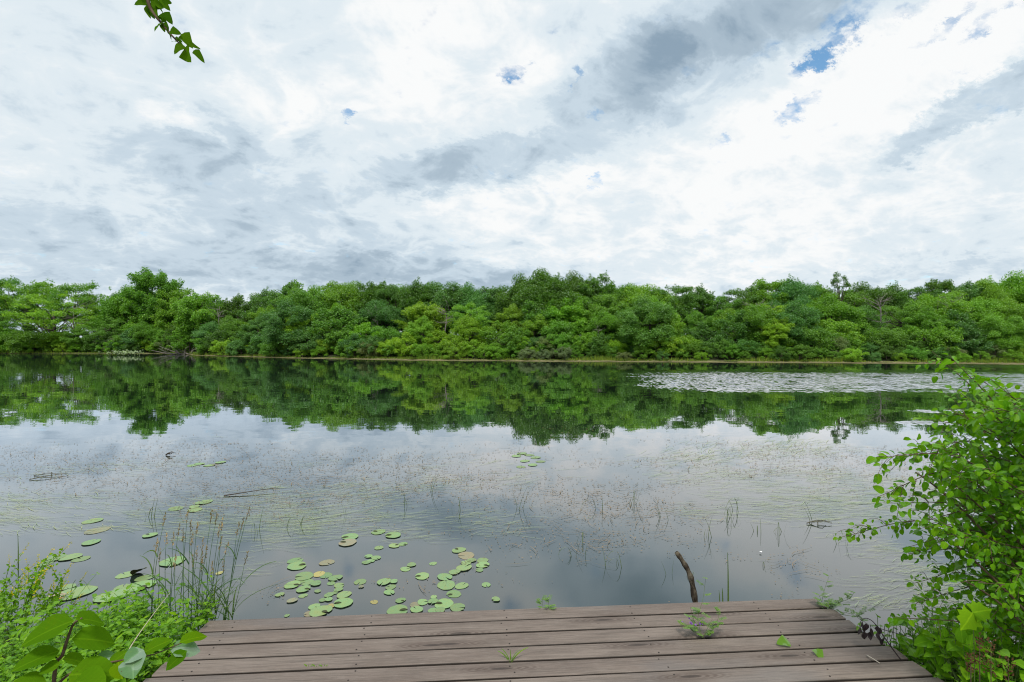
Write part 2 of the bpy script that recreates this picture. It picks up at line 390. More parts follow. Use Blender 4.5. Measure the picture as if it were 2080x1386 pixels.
oz=t.n('ShaderNodeSeparateXYZ',None,Vector=pos).outputs[2]
c=t.mix(t.mr(oz,-.0045,-.0015,.9,0),c,(.022,.017,.014))   # shade of the gaps, painted dark onto the board sides
hgt=t.math('MULTIPLY_ADD',fib,.5,grain)
bmp=t.n('ShaderNodeBump',None,Strength=.35,Distance=.004,Height=hgt)
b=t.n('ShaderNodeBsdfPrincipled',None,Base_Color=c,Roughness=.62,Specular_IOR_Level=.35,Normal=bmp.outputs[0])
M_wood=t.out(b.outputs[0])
M_nail=plain_mat('nail',(.035,.028,.024),.6,.4)
M_post=plain_mat('post_wood',(.12,.09,.07),.85,.2,4,(.06,.045,.035),.5,(3,3,.5))
deck=empty('deck',tuple(O)); deck.rotation_euler=(0,0,math.atan2(U[1],U[0]))
tag(deck,'weathered brown wooden deck of long boards at the water\'s edge','deck')
rng=np.random.default_rng(11)
PITCH,BW,TH=.142,.1265,.036
starts=[0,.012,.02,-.03,-.05,-.075,-.09]+[-.09-.01*i for i in range(40)]
ends=[3.862,3.888,3.893,3.915,3.932,3.94,3.95]+[3.96]*40
def board_mesh(u0,u1,v0,seed):
    r=np.random.default_rng(seed); mb=MB(); n=34; us=np.linspace(u0,u1,n)
    prof=[(-BW/2,-TH),(-BW/2,-.005),(-BW/2+.0045,0),(-.02,.0012),(.02,.0012),(BW/2-.0045,0),(BW/2,-.005),(BW/2,-TH)]
    k=len(prof); bow=.0022*np.sin(us*1.3+r.random()*6)+.0012*np.sin(us*3.1+r.random()*6)
    V=[]
    tw=.0015*np.sin(us*.9+r.random()*6)
    for i,u in enumerate(us):
        for (v,z) in prof:
            e=r.normal(0,.0006)
            V.append((u+(0 if 0<i<n-1 else r.normal(0,.0025)), -(v0+BW/2+v)+bow[i]+ (e if abs(v)>.06 else 0), z+tw[i]*v/BW))
    i=np.arange(n-1)[:,None]*k; j=np.arange(k)[None]; j2=(j+1)%k
    q=np.stack([i+j,i+k+j,i+k+j2,i+j2],-1).reshape(-1,4)
    mb.add(V,[q,np.array([[*range(k)]]),np.array([[*range(n*k-1,(n-1)*k-1,-1)]])])
    return mb
nm=MB(); a_=np.arange(8)/8*2*np.pi; r_=.0045
nm.add(np.r_[np.stack([r_*np.cos(a_),r_*np.sin(a_),np.full(8,.0)],-1),np.stack([r_*np.cos(a_),r_*np.sin(a_),np.full(8,-.012)],-1)],[np.array([[*range(8)]]),np.array([[k,k+8,(k+1)%8+8,(k+1)%8] for k in range(8)])])
NAIL=nm.mesh('nail',M_nail,False)
JU=[.16,.98,1.79,2.60,3.42,3.80]
for i in range(26):
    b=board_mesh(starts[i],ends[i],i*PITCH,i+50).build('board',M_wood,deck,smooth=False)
    if i>8: continue
    for u in JU[:5]:
        for v in (.03,.105):
            nl=bpy.data.objects.new('nail',NAIL); C.objects.link(nl); nl.parent=b
            nl.location=(u+rng.normal(0,.012),-(i*PITCH+v+rng.normal(0,.006)),.0026)
def boxm(mb,a,b):
    x0,y0,z0=a;x1,y1,z1=b
    mb.add([(x0,y0,z0),(x1,y0,z0),(x1,y1,z0),(x0,y1,z0),(x0,y0,z1),(x1,y0,z1),(x1,y1,z1),(x0,y1,z1)],np.array([[0,3,2,1],[4,5,6,7],[0,1,5,4],[1,2,6,5],[2,3,7,6],[3,0,4,7]]))
for u in JU:
    mb=MB(); boxm(mb,(u-.02,-26*PITCH+.02,-TH-.142),(u+.02,-.03,-TH-.002)); mb.build('joist',M_post,deck,smooth=False)
for u in (.28,1.9,3.6):
    for v in (.14,1.9,3.4):
        mb=MB(); boxm(mb,(u-.045,-v-.045,-1.4),(u+.045,-v+.045,-TH-.01)); mb.build('post',M_post,deck,smooth=False)
# ------------------------------------------------------------------ trees on the far bank
M_fol=foliage_mat('tree_leaves',None,.38,.10,.5,.38)
M_bark=plain_mat('bark',(.075,.062,.048),.9,.2,3.,(.035,.03,.024),.4,(2,2,.5))
M_dead=plain_mat('dead_wood',(.26,.235,.21),.9,.2,4.,(.15,.13,.12),.4)

def clump_leaves(mb,rng,c,r,flat,n,size,axis=None,el=1.,up=.5):
    d=nrm(rng.normal(size=(n,3))); d[:,2]=np.where(d[:,2]<-.35,-d[:,2],d[:,2])
    rad=r*rng.uniform(.25,1.3,n)**.75
    p=d*rad[:,None]; p[:,2]*=flat
    if axis is not None:
        ax=nrm(axis); p=p+ax*(p@ax)[:,None]*(el-1)
    P=c+p
    N=nrm(.40*d+np.array([0,0,up*.8])+.75*rng.normal(size=(n,3)))
    t1=nrm(np.cross(N,rng.normal(size=(n,3)))); t2=np.cross(N,t1)
    L=size*rng.uniform(.6,1.3,n); Wd=L*rng.uniform(.42,.62,n)
    bend=.22*L
    Q=np.stack([P-t1*L[:,None]*.5-N*bend[:,None]*.5, P+t2*Wd[:,None]*.5, P+t1*L[:,None]*.5-N*bend[:,None]*.5, P-t2*Wd[:,None]*.5],1)
    tint=np.clip(rng.normal(.5,.2,n)+.0,0,1)
    A=np.zeros((n,4,3)); A[:,:,0]=tint[:,None]
    mb.add(Q.reshape(-1,3),np.arange(n*4).reshape(-1,4),A.reshape(-1,3))

def make_tree(seed,H,Wd,base,ncl,rc,size,dens,style='dome'):
    rng=np.random.default_rng(seed); crown=MB(); wood=MB()
    cz=H*(base+1)/2; hz=H*(1-base)/2; cs=[]
    ph=rng.random(6)*6.28
    for k in range(ncl):
        while True:
            d=nrm(rng.normal(size=3))
            if d[2]>-.75: break
        az=math.atan2(d[1],d[0])
        lump=1+.16*math.sin(2*az+ph[0])+.12*math.sin(3*az+ph[1]+2*d[2])+.10*math.sin(5*az+ph[2])
        u=rng.uniform(.30,1)**.42
        if style=='vase': 
            wz=.35+.65*max(0,(d[2]*u+1)/2)
        else: wz=1.
        c=np.array([d[0]*Wd/2*u*lump*wz,d[1]*Wd/2*u*lump*wz,cz+d[2]*hz*u*.86*(1+.1*math.sin(az*2+ph[3]))])
        cs.append(c)
        r=rc*rng.uniform(.45,1.35); n=int(dens*r*r/size/size)
        if style=='vase':
            ax=nrm(np.array([c[0],c[1],0])*1.1/(Wd/2)+np.array([0,0,1.2])); clump_leaves(crown,rng,c,r*.55,1.,n,size,ax,2.2,.25)
        elif style=='airy':
            ax=nrm(np.array([c[0],c[1],0])+np.array([0,0,Wd*.1]))
            clump_leaves(crown,rng,c,r*.8,.75,n,size,ax,1.5,.45)
        elif style=='spray':
            ax=nrm(np.array([c[0],c[1],0])/(Wd/2)+np.array([0,0,.9])+.3*rng.normal(size=3)); clump_leaves(crown,rng,c,r*.7,.85,n,size,ax,1.7,.4)
        else: clump_leaves(crown,rng,c,r*.9,.95,n,size,nrm(rng.normal(size=3)+np.array([c[0]/Wd,c[1]/Wd,.8])),rng.uniform(1.,1.6),.5)
    # stray sprigs past the outline
    for k in range(ncl):
        c=cs[k]; d=nrm(c-np.array([0,0,cz])+1e-3); e=c+d*rc*rng.uniform(.55,.95)+rng.normal(size=3)*rc*.2
        clump_leaves(crown,rng,e,rc*.26,1.,int(dens*.055*rc*rc/size/size)+3,size*.85,d+np.array([0,0,.4]),1.8,.3)
    # trunk and limbs
    tr=H*.019+.03; lean=rng.normal(size=2)*H*.03
    top=np.array([lean[0],lean[1],H*(.62 if style!='vase' else .5)])
    tp=bez((0,0,-.4),(lean[0]*.2,lean[1]*.2,H*.3),top,8); tube(wood,tp,np.linspace(tr*1.25,tr*.45,8),7)
    for k in rng.permutation(ncl)[:min(ncl,16)]:
        c=cs[k]; s=tp[rng.integers(2,7) if style!='pole' else 6]
        m=(s+c)/2+np.array([0,0,-.08*H])+rng.normal(size=3)*.03*H
        tube(wood,bez(s,m,c,7),np.linspace(tr*.42,tr*.08,7),5)
    return crown.mesh('crown',M_fol,False),wood.mesh('trunk',M_bark)

def dead_tree(seed,H):
    rng=np.random.default_rng(seed); w=MB()
    tp=spline([(0,0,-.3),(.1,0,H*.4),(-.1,.1,H*.75),(.1,.1,H)],10); tube(w,tp,np.linspace(.13,.02,10),6)
    for k in range(15):
        i=rng.integers(3,9); s=tp[i]; a=rng.random()*6.28; l=H*rng.uniform(.16,.34)
        e=s+np.array([math.cos(a)*l,math.sin(a)*l,l*rng.uniform(.1,.8)]); pth=bez(s,(s+e)/2+rng.normal(size=3)*l*.12,e,6); tube(w,pth,np.linspace(.045,.01,6),4)
        for q in range(4):
            j=rng.integers(2,6); s2=pth[j]; e2=s2+rng.normal(size=3)*l*.25+np.array([0,0,l*.15]); tube(w,bez(s2,(s2+e2)/2+rng.normal(size=3)*.05,e2,4),np.linspace(.018,.006,4),3)
    return w.mesh('trunk',M_dead)

DENS=1.0
P_={ # kind: list of (crown,trunk), nominal height, width
 'oak':([make_tree(100+i,8,6.6,.0,70,.98,.20,26) for i in range(4)],8,6.6),
 'ash':([make_tree(200+i,8,5.6,.0,80,.82,.20,26,'spray') for i in range(4)],8,5.6),
 'airy':([make_tree(300+i,9,7.0,.2,54,.8,.20,15,'airy') for i in range(3)],9,7.),
 'bush':([make_tree(400+i,3.4,4.2,-.2,52,.52,.16,26) for i in range(3)],3.4,4.2),
 'sprig':([make_tree(450+i,3.6,4.0,-.2,52,.52,.16,24,'spray') for i in range(3)],3.6,4.),
 'vase':([make_tree(500,11,6.,.0,120,.85,.18,22,'vase')],11,6.),
 'thin':([make_tree(600,9,2.6,.70,16,.42,.17,20,'pole')],9,2.6),
}
ORD=['first','second','third','fourth','fifth','sixth','seventh','eighth','ninth','tenth','eleventh','twelfth','thirteenth','fourteenth','fifteenth','sixteenth','seventeenth','eighteenth','nineteenth','twentieth']+['twenty-'+w for w in ('first','second','third','fourth','fifth','sixth','seventh','eighth','ninth')]+['thirtieth']+['thirty-'+w for w in ('first','second','third','fourth')]
def section(px):
    for lim,name in ((200,'at the left end'),(390,'by tall feathery tree'),(620,'right of the driftwood'),(900,'left of the dark oaks'),(1230,'by the dark oaks'),
        (1480,'right of the dark oaks'),(1780,'near lone thin treetop'),(9999,'at the right end')):
        if px<lim: return name
COLN={'dark':('dark green',(.104,.238,.032)),'blue':('bluish green',(.112,.275,.055)),'mid':('mid green',(.148,.340,.032)),
      'bright':('bright green',(.190,.410,.030)),'yellow':('yellow green',(.245,.455,.030)),'grey':('grey green',(.20,.28,.11))}
KN={'oak':('tree','round tree'),'ash':('tree','upright leafy tree'),'airy':('tree','airy tree'),'bush':('bush','rounded bush'),'sprig':('bush','twiggy bush'),'vase':('tree','tall feathery tree'),'thin':('tree','thin tree')}
plants=[]                                          # collected first, labelled once all are known
def put(kind,px,d,top_py,wpx,col,row,rng,label=None):
    protos,h0,w0=P_[kind]; Yd=shore_Y(px)+d; g=ground_h(d,px)
    top=EYE+(HY-top_py)/F*Yd; H=max(top-g,1.0)
    w=wpx/F*Yd
    plants.append(dict(kind=kind,px=px,Y=Yd,g=g,H=H,w=w,col=col,row=row,v=int(rng.integers(len(protos))),rz=rng.random()*6.28,j=rng.random(3),label=label))
PROFX=[-200,0,40,90,150,190,230,270,290,340,362,390,420,460,500,520,560,600,640,690,740,780,820,880,930,1000,1040,1060,1110,1170,1190,1220,1250,1290,1350,1390,1420,1450,1500,1520,1580,1640,1690,1740,1800,1840,1900,1960,1985,2020,2080,2300]
PROFY=[560,550,556,566,557,586,592,580,580,580,580,592,586,602,601,586,591,569,566,573,566,561,576,566,579,576,579,563,551,556,566,559,576,579,573,564,586,593,591,571,561,566,566,576,576,583,563,566,581,561,556,560]
prof=lambda x: float(np.interp(x,PROFX,PROFY))
rng=np.random.default_rng(21)
def pick(r,opts): 
    k=list(opts); w=np.array([opts[q] for q in k],float); return k[int(r.choice(len(k),p=w/w.sum()))]
def valley(px): return np.interp(px,[0,330,420,560],[0,0,.35,1])
# skyline
px=-70.
while px<2170:
    left=px<430
    kd=pick(rng,{'airy':5,'ash':2} if px<230 else {'oak':3,'ash':3,'airy':1} if not (1040<px<1200) else {'oak':1})
    if px>1960: kd=pick(rng,{'airy':2,'oak':2})
    wpx=rng.uniform(85,125); top=min(prof(px),prof(px-14)+6,prof(px+14)+6)
    col=pick(rng,{'dark':4,'blue':3,'mid':3,'bright':1}) if not left else pick(rng,{'mid':3,'bright':3,'blue':1})
    if 1040<px<1200: col='dark'
    if 1650<px<1770: top=max(top,578)
    if 235<px<400: top=max(top,582)
    put(kd,px,rng.uniform(14,18) if not left else rng.uniform(9,12),top-1,wpx,col,'sky',rng); px+=wpx*rng.uniform(.42,.6)
# a row behind, so no open sky shows between the stems
px=240.
while px<2200:
    wpx=rng.uniform(90,130); put(pick(rng,{'oak':2,'ash':2}),px,rng.uniform(21,26),prof(px)+rng.uniform(14,30),wpx,pick(rng,{'dark':3,'mid':3}),'back',rng); px+=wpx*.62
# middle rows
for row,d0,frac,step,mix_ in (('high',9.,.20,.66,{'oak':3,'ash':4,'airy':.6}),('mid',5.,.42,.64,{'ash':4,'oak':3,'sprig':.6}),('low',3.4,.62,.60,{'ash':3,'bush':3,'sprig':3,'oak':1.5})):
    px=-60+rng.uniform(0,40)
    while px<2150:
        Ys=HY+F*EYE/shore_Y(px); tp=prof(px)+8; left=px<420
        f=frac+rng.uniform(-1,1)*{'high':.10,'mid':.17,'low':.12}[row]; top=tp+(Ys-tp)*f
        wpx={'high':rng.uniform(92,150),'mid':rng.uniform(84,145),'low':rng.uniform(56,100)}[row]
        col=pick(rng,{'dark':2,'blue':2,'mid':5,'bright':3.4,'yellow':.8})
        kd=pick(rng,mix_)
        if row=='high' and left: px+=wpx*.6; continue
        if row=='mid' and px<230: kd='airy'; top-=rng.uniform(10,40)
        if row=='mid' and 45<px<105: px+=60; continue
        if row=='low' and 780<px<1000: px+=wpx*.6; continue      # brighter scrub lies open here
        dd=d0*(.55 if left else 1)+rng.uniform(-.8,.8)
        Hn=EYE+(HY-top)/F*(shore_Y(px)+dd)-ground_h(dd,px)
        if Hn<4.3 and kd in('oak','ash'): kd={'oak':'bush','ash':'sprig'}[kd]
        put(kd,px,dd,top,wpx,col,row,rng); px+=wpx*rng.uniform(step-.12,step+.12)
# scrub and waterline bushes
for row,d0,h0,h1,step in (('scrub',2.2,30,56,.62),('shore',.9,16,38,.66)):
    px=-40.
    while px<2140:
        Ys=HY+F*EYE/shore_Y(px); wpx=rng.uniform(44,82)
        if row=='shore': wpx*=.8
        if 345<px<398 and row=='shore': px+=30; continue
        kd=pick(rng,{'bush':3,'sprig':3}); col=pick(rng,{'mid':4,'bright':4,'blue':2,'yellow':1.5,'dark':1,'grey':1.2})
        if 800<px<1010: col=pick(rng,{'yellow':3,'bright':4})
        if 1060<px<1160 and row=='shore': col='grey'
        put(kd,px,d0+rng.uniform(-.5,.7),Ys-rng.uniform(h0,h1),wpx,col,row,rng); px+=wpx*rng.uniform(step-.14,step+.1)
# the ones that stand out
put('vase',318,8,533,122,'mid','star',rng,'tall feathery tree with upswept sprays rising above the left bank')
put('thin',1709,13,551,28,'dark','star',rng,'lone thin treetop on a bare stem above the skyline')
put('oak',1112,12,551,150,'dark','star',rng,'tallest broad dark green oak at the middle of the far bank')
put('oak',1316,3.,604,150,'blue','star',rng,'large dark rounded tree reaching down to the waterline right of the middle')
put('oak',590,3.,612,170,'blue','star',rng,'broad bluish green tree leaning over the waterline right of the driftwood')
put('ash',1580,3.,642,130,'yellow','star',rng,'yellow green leafy tree near the waterline below the lone thin treetop')
put('oak',2045,2.5,640,120,'bright','star',rng,'bright rounded tree at the waterline at the right end of the bank')
put('sprig',893,4.2,668,190,'yellow','star',rng,'wide yellow green scrub bush in the open patch of the far bank')
put('ash',1140,8.,604,110,'bright','star',rng,'bright upright tree in front of the tallest dark oak')

rows={'back':'behind skyline trees','sky':'on the skyline','high':'high on slope','mid':'halfway up slope','low':'low on slope','scrub':'behind waterline bushes','shore':'at the waterline'}
plants.sort(key=lambda p:(p['row'],p['px']))
cnt={}; used={}
for p in plants: 
    k=(p['row'],section(p['px'])); p['key']=k; p['ord']=cnt.get(k,0); cnt[k]=p['ord']+1
GRP={'back':'trees along the far skyline','sky':'trees along the far skyline','high':'trees on the far slope','mid':'trees on the far slope','low':'trees on the far slope','scrub':'bushes along the far waterline','shore':'bushes along the far waterline','star':'trees on the far slope'}
for p in plants:
    cr,tk=P_[p['kind']][0][p['v']]; h0,w0=P_[p['kind']][1:]
    cat,kn=KN[p['kind']]; cname,col=COLN[p['col']]
    o=empty('pine_tree' if False else ('bush' if cat=='bush' else 'leafy_tree'),((p['px']-HX)/F*p['Y'],p['Y'],p['g']),p['rz'])
    sz=p['H']/h0/1.03; sx=min(max(p['w']/w0,sz*.8),sz*1.2); s=(sx,sx,sz); o.scale=s
    lab=p['label'] or f"{cname} {kn} {rows[p['row']]}, {ORD[p['ord']]} from left {p['key'][1]}"
    tag(o,lab,cat,GRP[p['row']])
    v=.8+.45*p['j'][0]; hue=.9+.25*p['j'][1]
    c=bpy.data.objects.new('crown',cr); C.objects.link(c); c.parent=o; v=.86+.28*p['j'][0]; hue=.94+.16*p['j'][1]; c.color=(col[0]*v*hue,col[1]*v,col[2]*v*(.8+.5*p['j'][2]),1)
    w=bpy.data.objects.new('trunk',tk); C.objects.link(w); w.parent=o
for i,(px,d,top,H,lab) in enumerate(((768,6.5,636,None,'grey dead tree with bare twigs standing left of the open yellow green scrub'),(1538,7,616,None,'grey leafless snag on the slope left of the lone thin treetop'),
     (1935,8,610,None,'grey leafless snag halfway up the slope near the right end'),(905,7,628,None,'bare grey stem among the trees above the open yellow green scrub'),(1215,4,668,None,'low grey dead tree just left of the large dark rounded tree'),(445,6,622,None,'bare grey twigs between the driftwood and the bluish green tree'),(1790,7,606,None,'slim dead tree right of the lone thin treetop'),(150,5,612,None,'bare brown grey limbs showing among the airy trees at left'))):
    Yd=shore_Y(px)+d; g=ground_h(d,px); H=EYE+(HY-top)/F*Yd-g
    o=empty('dead_tree',((px-HX)/F*Yd,Yd,g),i*1.3); tag(o,lab,'dead tree','dead trees on the far bank')
    w=bpy.data.objects.new('trunk',dead_tree(700+i,H)); C.objects.link(w); w.parent=o
# low undergrowth on the slope itself, so no bare soil shows between the stems
rng=np.random.default_rng(77); mb=MB(); n=46000
pxr=rng.uniform(-150,2230,n); dr=rng.uniform(.3,1,n)**1.2*20+.1
Yr=np.array([shore_Y(a) for a in pxr])+dr; gz=np.array([ground_h(a,b) for a,b in zip(dr,pxr)])
P=np.stack([(pxr-HX)/F*Yr,Yr,gz+rng.random(n)**1.3*1.5],-1)
N=nrm(rng.normal(size=(n,3))*.6+np.array([0,-.3,.8])); t1=nrm(np.cross(N,rng.normal(size=(n,3)))); t2=np.cross(N,t1); L=rng.uniform(.22,.5,n)[:,None]
Q=np.stack([P-t1*L*.5,P+t2*L*.3,P+t1*L*.5,P-t2*L*.3],1); A=np.zeros((n,4,3)); A[:,:,0]=rng.random(n)[:,None]
mb.add(Q.reshape(-1,3),np.arange(n*4).reshape(-1,4),A.reshape(-1,3))
o=mb.build('undergrowth',M_fol,smooth=False); o.color=(.13,.27,.03,1); tag(o,'low green undergrowth covering the far slope between the trunks','undergrowth',kind='stuff')
# grass fringe at the far waterline
n=9000; mb=MB(); pxr=rng.uniform(-100,2180,n); Yr=np.array([shore_Y(a) for a in pxr])+rng.uniform(-.1,1.1,n)
P=np.stack([(pxr-HX)/F*Yr,Yr,np.full(n,.03)],-1); h=rng.uniform(.25,.75,n)*(.55+.45*np.sin(pxr/37.)*np.sin(pxr/91.+1)); d=np.stack([rng.normal(0,.3,n),rng.normal(-.15,.25,n),np.ones(n)],-1)
sd_=np.stack([np.full(n,.03),np.zeros(n),np.zeros(n)],-1)
Q=np.stack([P-sd_,P+sd_,P+d*h[:,None]],1); A=np.zeros((n,3,3)); A[:,:,0]=rng.random(n)[:,None]
mb.add(Q.reshape(-1,3),np.arange(n*3).reshape(-1,3),A.reshape(-1,3)); o=mb.build('bank_grass',M_fol,smooth=False); o.color=(.2,.3,.05,1)
tag(o,'fringe of grass along the far waterline','grass',kind='stuff')
# driftwood in the inlet
w=MB(); rng=np.random.default_rng(9)
for k in range(11):
    px0=rng.uniform(352,392); a=on(px0,719.8,.05); l=rng.uniform(2.,5.); e=a+np.array([rng.uniform(-1,.9)*l,rng.uniform(-1.2,.6),rng.uniform(.15,1.6)])
    tube(w,bez(a,(a+e)/2+rng.normal(size=3)*.35,e,7),np.linspace(.13,.03,7)*rng.uniform(.5,1),5)
o=w.build('driftwood',M_dead); tag(o,'pale grey tangle of fallen branches in the notch of the far bank','driftwood')
w=MB(); n=420; c=on(252,719.5,.2)
P=c+rng.normal(size=(n,3))*np.array([1.3,.5,.16])+np.array([0,0,.25]); N=nrm(rng.normal(size=(n,3))+np.array([0,-.4,.6])); t1=nrm(np.cross(N,rng.normal(size=(n,3)))); t2=np.cross(N,t1); L=.12
w.add(np.stack([P-t1*L,P+t2*L*.7,P+t1*L,P-t2*L*.7],1).reshape(-1,3),np.arange(n*4).reshape(-1,4))
o=w.build('flowering_shrub',plain_mat('white_flower',(.40,.48,.30),.8,.1,2.,(.15,.24,.06))); tag(o,'low shrub with creamy white flowers at the left waterline','shrub')
# ------------------------------------------------------------------ lily pads
M_pad=None
t=NT('lily_pad'); lf=t.n('ShaderNodeAttribute',{'attribute_name':'lf'}).outputs['Vector']; sp=t.n('ShaderNodeSeparateXYZ',None,Vector=lf)
base=t.n('ShaderNodeObjectInfo').outputs['Color']; rnd=t.n('ShaderNodeObjectInfo').outputs['Random']; tc=t.n('ShaderNodeTexCoord').outputs['Object']
q=t.vm('ADD',tc,t.n('ShaderNodeCombineXYZ',None,X=t.math('MULTIPLY',rnd,50.),Y=0.,Z=0.).outputs[0])
c=t.mix(t.mr(t.noise(q,1.6,5,.6),.4,.62,0,.6),base,t.mix(1.0,base,(1.25,.95,.75),'MULTIPLY'))
vein=t.mr(t.math('PINGPONG',t.math('MULTIPLY',sp.outputs[1],9.),.5),.0,.09,.35,0)
c=t.mix(vein,c,t.mix(1.0,c,(1.5,1.4,1.2),'MULTIPLY'))
c=t.mix(t.mr(t.noise(q,5.,4,.7),.62,.70,0,.7),c,(.10,.075,.035))
c=t.mix(t.mr(sp.outputs[2],.93,1.,0,.55),c,t.mix(1.0,c,(.5,.45,.35),'MULTIPLY'))
b=t.n('ShaderNodeBsdfPrincipled',None,Base_Color=c,Roughness=.42,Specular_IOR_Level=.55); M_pad=t.out(b.outputs[0])
M_under_shadow=plain_mat('pad_underside_and_shadow',(.030,.048,.014),.6,.3,12,(.055,.05,.02))  # underside of the folded pad, and painted shadow in the pad notches
def pad_mesh(seed,notch):
    r=np.random.default_rng(seed); mb=MB(); n=40; a=np.linspace(notch,2*np.pi-notch,n)
    rr=1+.03*np.sin(3*a+r.random()*6)+.02*np.sin(7*a+r.random()*6); V=[(.10,0,.0)]; A=[(0,0,0)]
    rings=(.35,.7,.9,1.)
    for f in rings:
        for i in range(n):
            dip=.02*f*f*math.sin(2*a[i]+seed)+.035*(f**6)*max(0,math.sin(2.5*a[i]+seed*2))
            V.append((rr[i]*f*math.cos(a[i])*(.98)+.10*(1-f),rr[i]*f*math.sin(a[i]),.008+dip)); A.append((0,a[i]/math.pi,f))
    tri=np.array([[0,1+i,2+i] for i in range(n-1)]); q=[]
    for k in range(len(rings)-1):
        for i in range(n-1): q.append((1+k*n+i,1+(k+1)*n+i,2+(k+1)*n+i,2+k*n+i))
    mb.add(V,[tri,np.array(q)],A); return mb.mesh('lily_pad',M_pad)
PADM=[pad_mesh(i,.05+.05*(i%3)) for i in range(6)]+[pad_mesh(20+i,.16) for i in range(3)]
def shadow_flap_mesh():  # dark flap standing in for the shadow between the raised notch edges
    mb=MB(); n=14; x=np.linspace(0,1,n); w=.17*np.sin(np.pi*x)**.7; V=[];
    for i in range(n):
        for s in (-1,-.4,.4,1): V.append((.16+x[i]*.74,s*w[i],.05+.16*abs(s)**1.5*w[i]/.17+.08*x[i]))
    q=[(i*4+j,i*4+j+1,(i+1)*4+j+1,(i+1)*4+j) for i in range(n-1) for j in range(3)]
    mb.add(V,np.array(q)); return mb.mesh('notch_shadow_flap',M_under_shadow)
SHADOW_FLAP=shadow_flap_mesh()
Z4='868,88,112,d 992,116,130,d 628,128,135,d 608,180,140,bd 872,222,75,g 1000,205,85,d 1075,190,75,d 785,295,65,g 848,308,75,g 768,345,75,g 805,333,60,g 165,330,115,g 180,377,150,d 432,347,115,b 1148,367,75,g 1096,402,85,g 1330,355,62,g 1238,462,115,d 1548,243,105,d 1610,287,135,b 1655,330,75,g 1608,350,80,g 1592,392,125,g 1512,430,90,g 1748,328,95,g 1750,368,110,d 1722,410,65,g 1428,470,120,g 1442,538,150,g 1572,543,110,g 1778,535,78,g 1505,612,120,d 1860,660,70,g 240,463,145,g 365,445,95,y 425,455,100,g 505,480,100,g 262,510,115,g 143,535,125,d 340,525,85,g 235,573,110,d 468,522,65,g 535,540,85,g 232,628,70,g 530,577,70,g 577,620,115,g 450,620,75,g 398,665,60,g 448,660,65,g 570,690,155,d 325,720,90,g 380,760,170,d 280,785,80,b 470,715,60,y 715,510,97,g 722,553,45,b 915,512,110,g 998,508,65,g 972,555,85,g 960,600,85,g 832,680,65,y 1055,668,80,d 1335,637,55,g 1175,703,80,b 1242,682,90,g 1330,677,80,g 1422,697,155,d 1537,730,125,g 1190,745,100,g 1030,755,175,d 1390,752,85,g 1330,757,85,g 95,795,45,g 35,620,70,g 355,590,55,g 140,670,75,b 500,602,50,g'
Z1='560,175,90,g 1230,62,80,g 1175,108,80,g 1060,100,80,g 585,232,110,b 550,305,85,g 905,262,75,d 330,400,100,g 425,395,100,g 490,405,80,g 270,433,80,g 760,500,95,g 872,520,85,g 848,568,140,d 740,578,85,g 678,628,165,g 400,575,85,g 450,612,180,g 1040,420,130,g 1325,490,40,y'
pads=[]
for s_,sc,ox,oy in ((Z4,4.16,560,1060),(Z1,2.9714,0,1000)):
    for it in s_.split():
        a,b_,w_,k=it.split(','); pads.append((ox+float(a)/sc,oy+float(b_)/sc,float(w_)/sc,k))
for px,py in ((1075,925),(1060,922),(1088,930),(1066,937),(1049,927),(1098,938),(1082,945),(1058,949),(405,943),(425,946),(448,940),(390,946),(412,1022),(395,1030)): pads.append((px,py,19,'g'))
def pclus(px,py):
    if py<960: return 'small','in far left loose cluster' if px<700 else 'in far middle loose cluster'
    if px<215: return 'c','among yellow flowered herbs'
    if px<320: return 'c','left of seed headed grass'
    if px<520: return 'c','behind seed headed grass'
    if py<1112: return 'c','in group farthest from deck'
    if px<690 and py<1155: return 'c','behind the dense deckside cluster'
    if px<745: return 'c','in the dense deckside cluster'
    if px<850 and py<1226: return 'c','between dense cluster and chain'
    if py>1218 and px<960 or (py>1205 and px<955): return 'c','in row along deck edge'
    if px>985 and py>1180: return 'c','alone right of the chain'
    return 'c','in curving chain of pads'
PC={'g':('pale green',(.175,.300,.118)),'b':('brownish green',(.215,.225,.135)),'y':('yellowing',(.31,.30,.10)),'d':('pale green',(.185,.310,.118)),'bd':('brownish green',(.21,.22,.14))}
grp={}
for p in sorted(pads): grp.setdefault(pclus(p[0],p[1])[1],[]).append(p)
rng=np.random.default_rng(31); k=0
for cl,ps in grp.items():
    for n_,(px,py,wpx,kd) in enumerate(ps):
        c=on(px,py,0); D=wpx/F*c[1]/2
        o=bpy.data.objects.new('lily_pad',PADM[int(rng.integers(6,9)) if 'd' in kd else int(rng.integers(0,6))]); C.objects.link(o)
        o.location=(c[0],c[1],.002+.0006*((k*7)%11)); o.scale=(D*rng.uniform(.94,1.0),D*rng.uniform(.9,1.0),D*.35)
        o.rotation_euler=(rng.normal(0,.006),rng.normal(0,.006),rng.uniform(2.4,3.9) if 'd' in kd and rng.random()<.6 else (rng.uniform(-.6,.6) if 'd' in kd else rng.random()*6.28))
        yx=abs(math.cos(o.rotation_euler[2]))>.7; s_=o.scale; o.scale=(s_[0]*(1.06 if yx else 1.26),s_[1]*(1.26 if yx else 1.06),s_[2])
        cn,cc=PC[kd]; v=rng.uniform(.82,1.15); o.color=(cc[0]*v*rng.uniform(.92,1.1),cc[1]*v,cc[2]*v,1)
        sz='large' if wpx>30 else ('small' if wpx<18 else '')
        lab=f"{sz} {cn} lily pad{' with shadowed notch' if 'd' in kd else ''}, {ORD[n_]} from left {cl}".strip()
        tag(o,lab,'lily pad','lily pads floating off the deck')
        if 'd' in kd:
            q=bpy.data.objects.new('notch_shadow_flap',SHADOW_FLAP); C.objects.link(q); q.parent=o
        k+=1
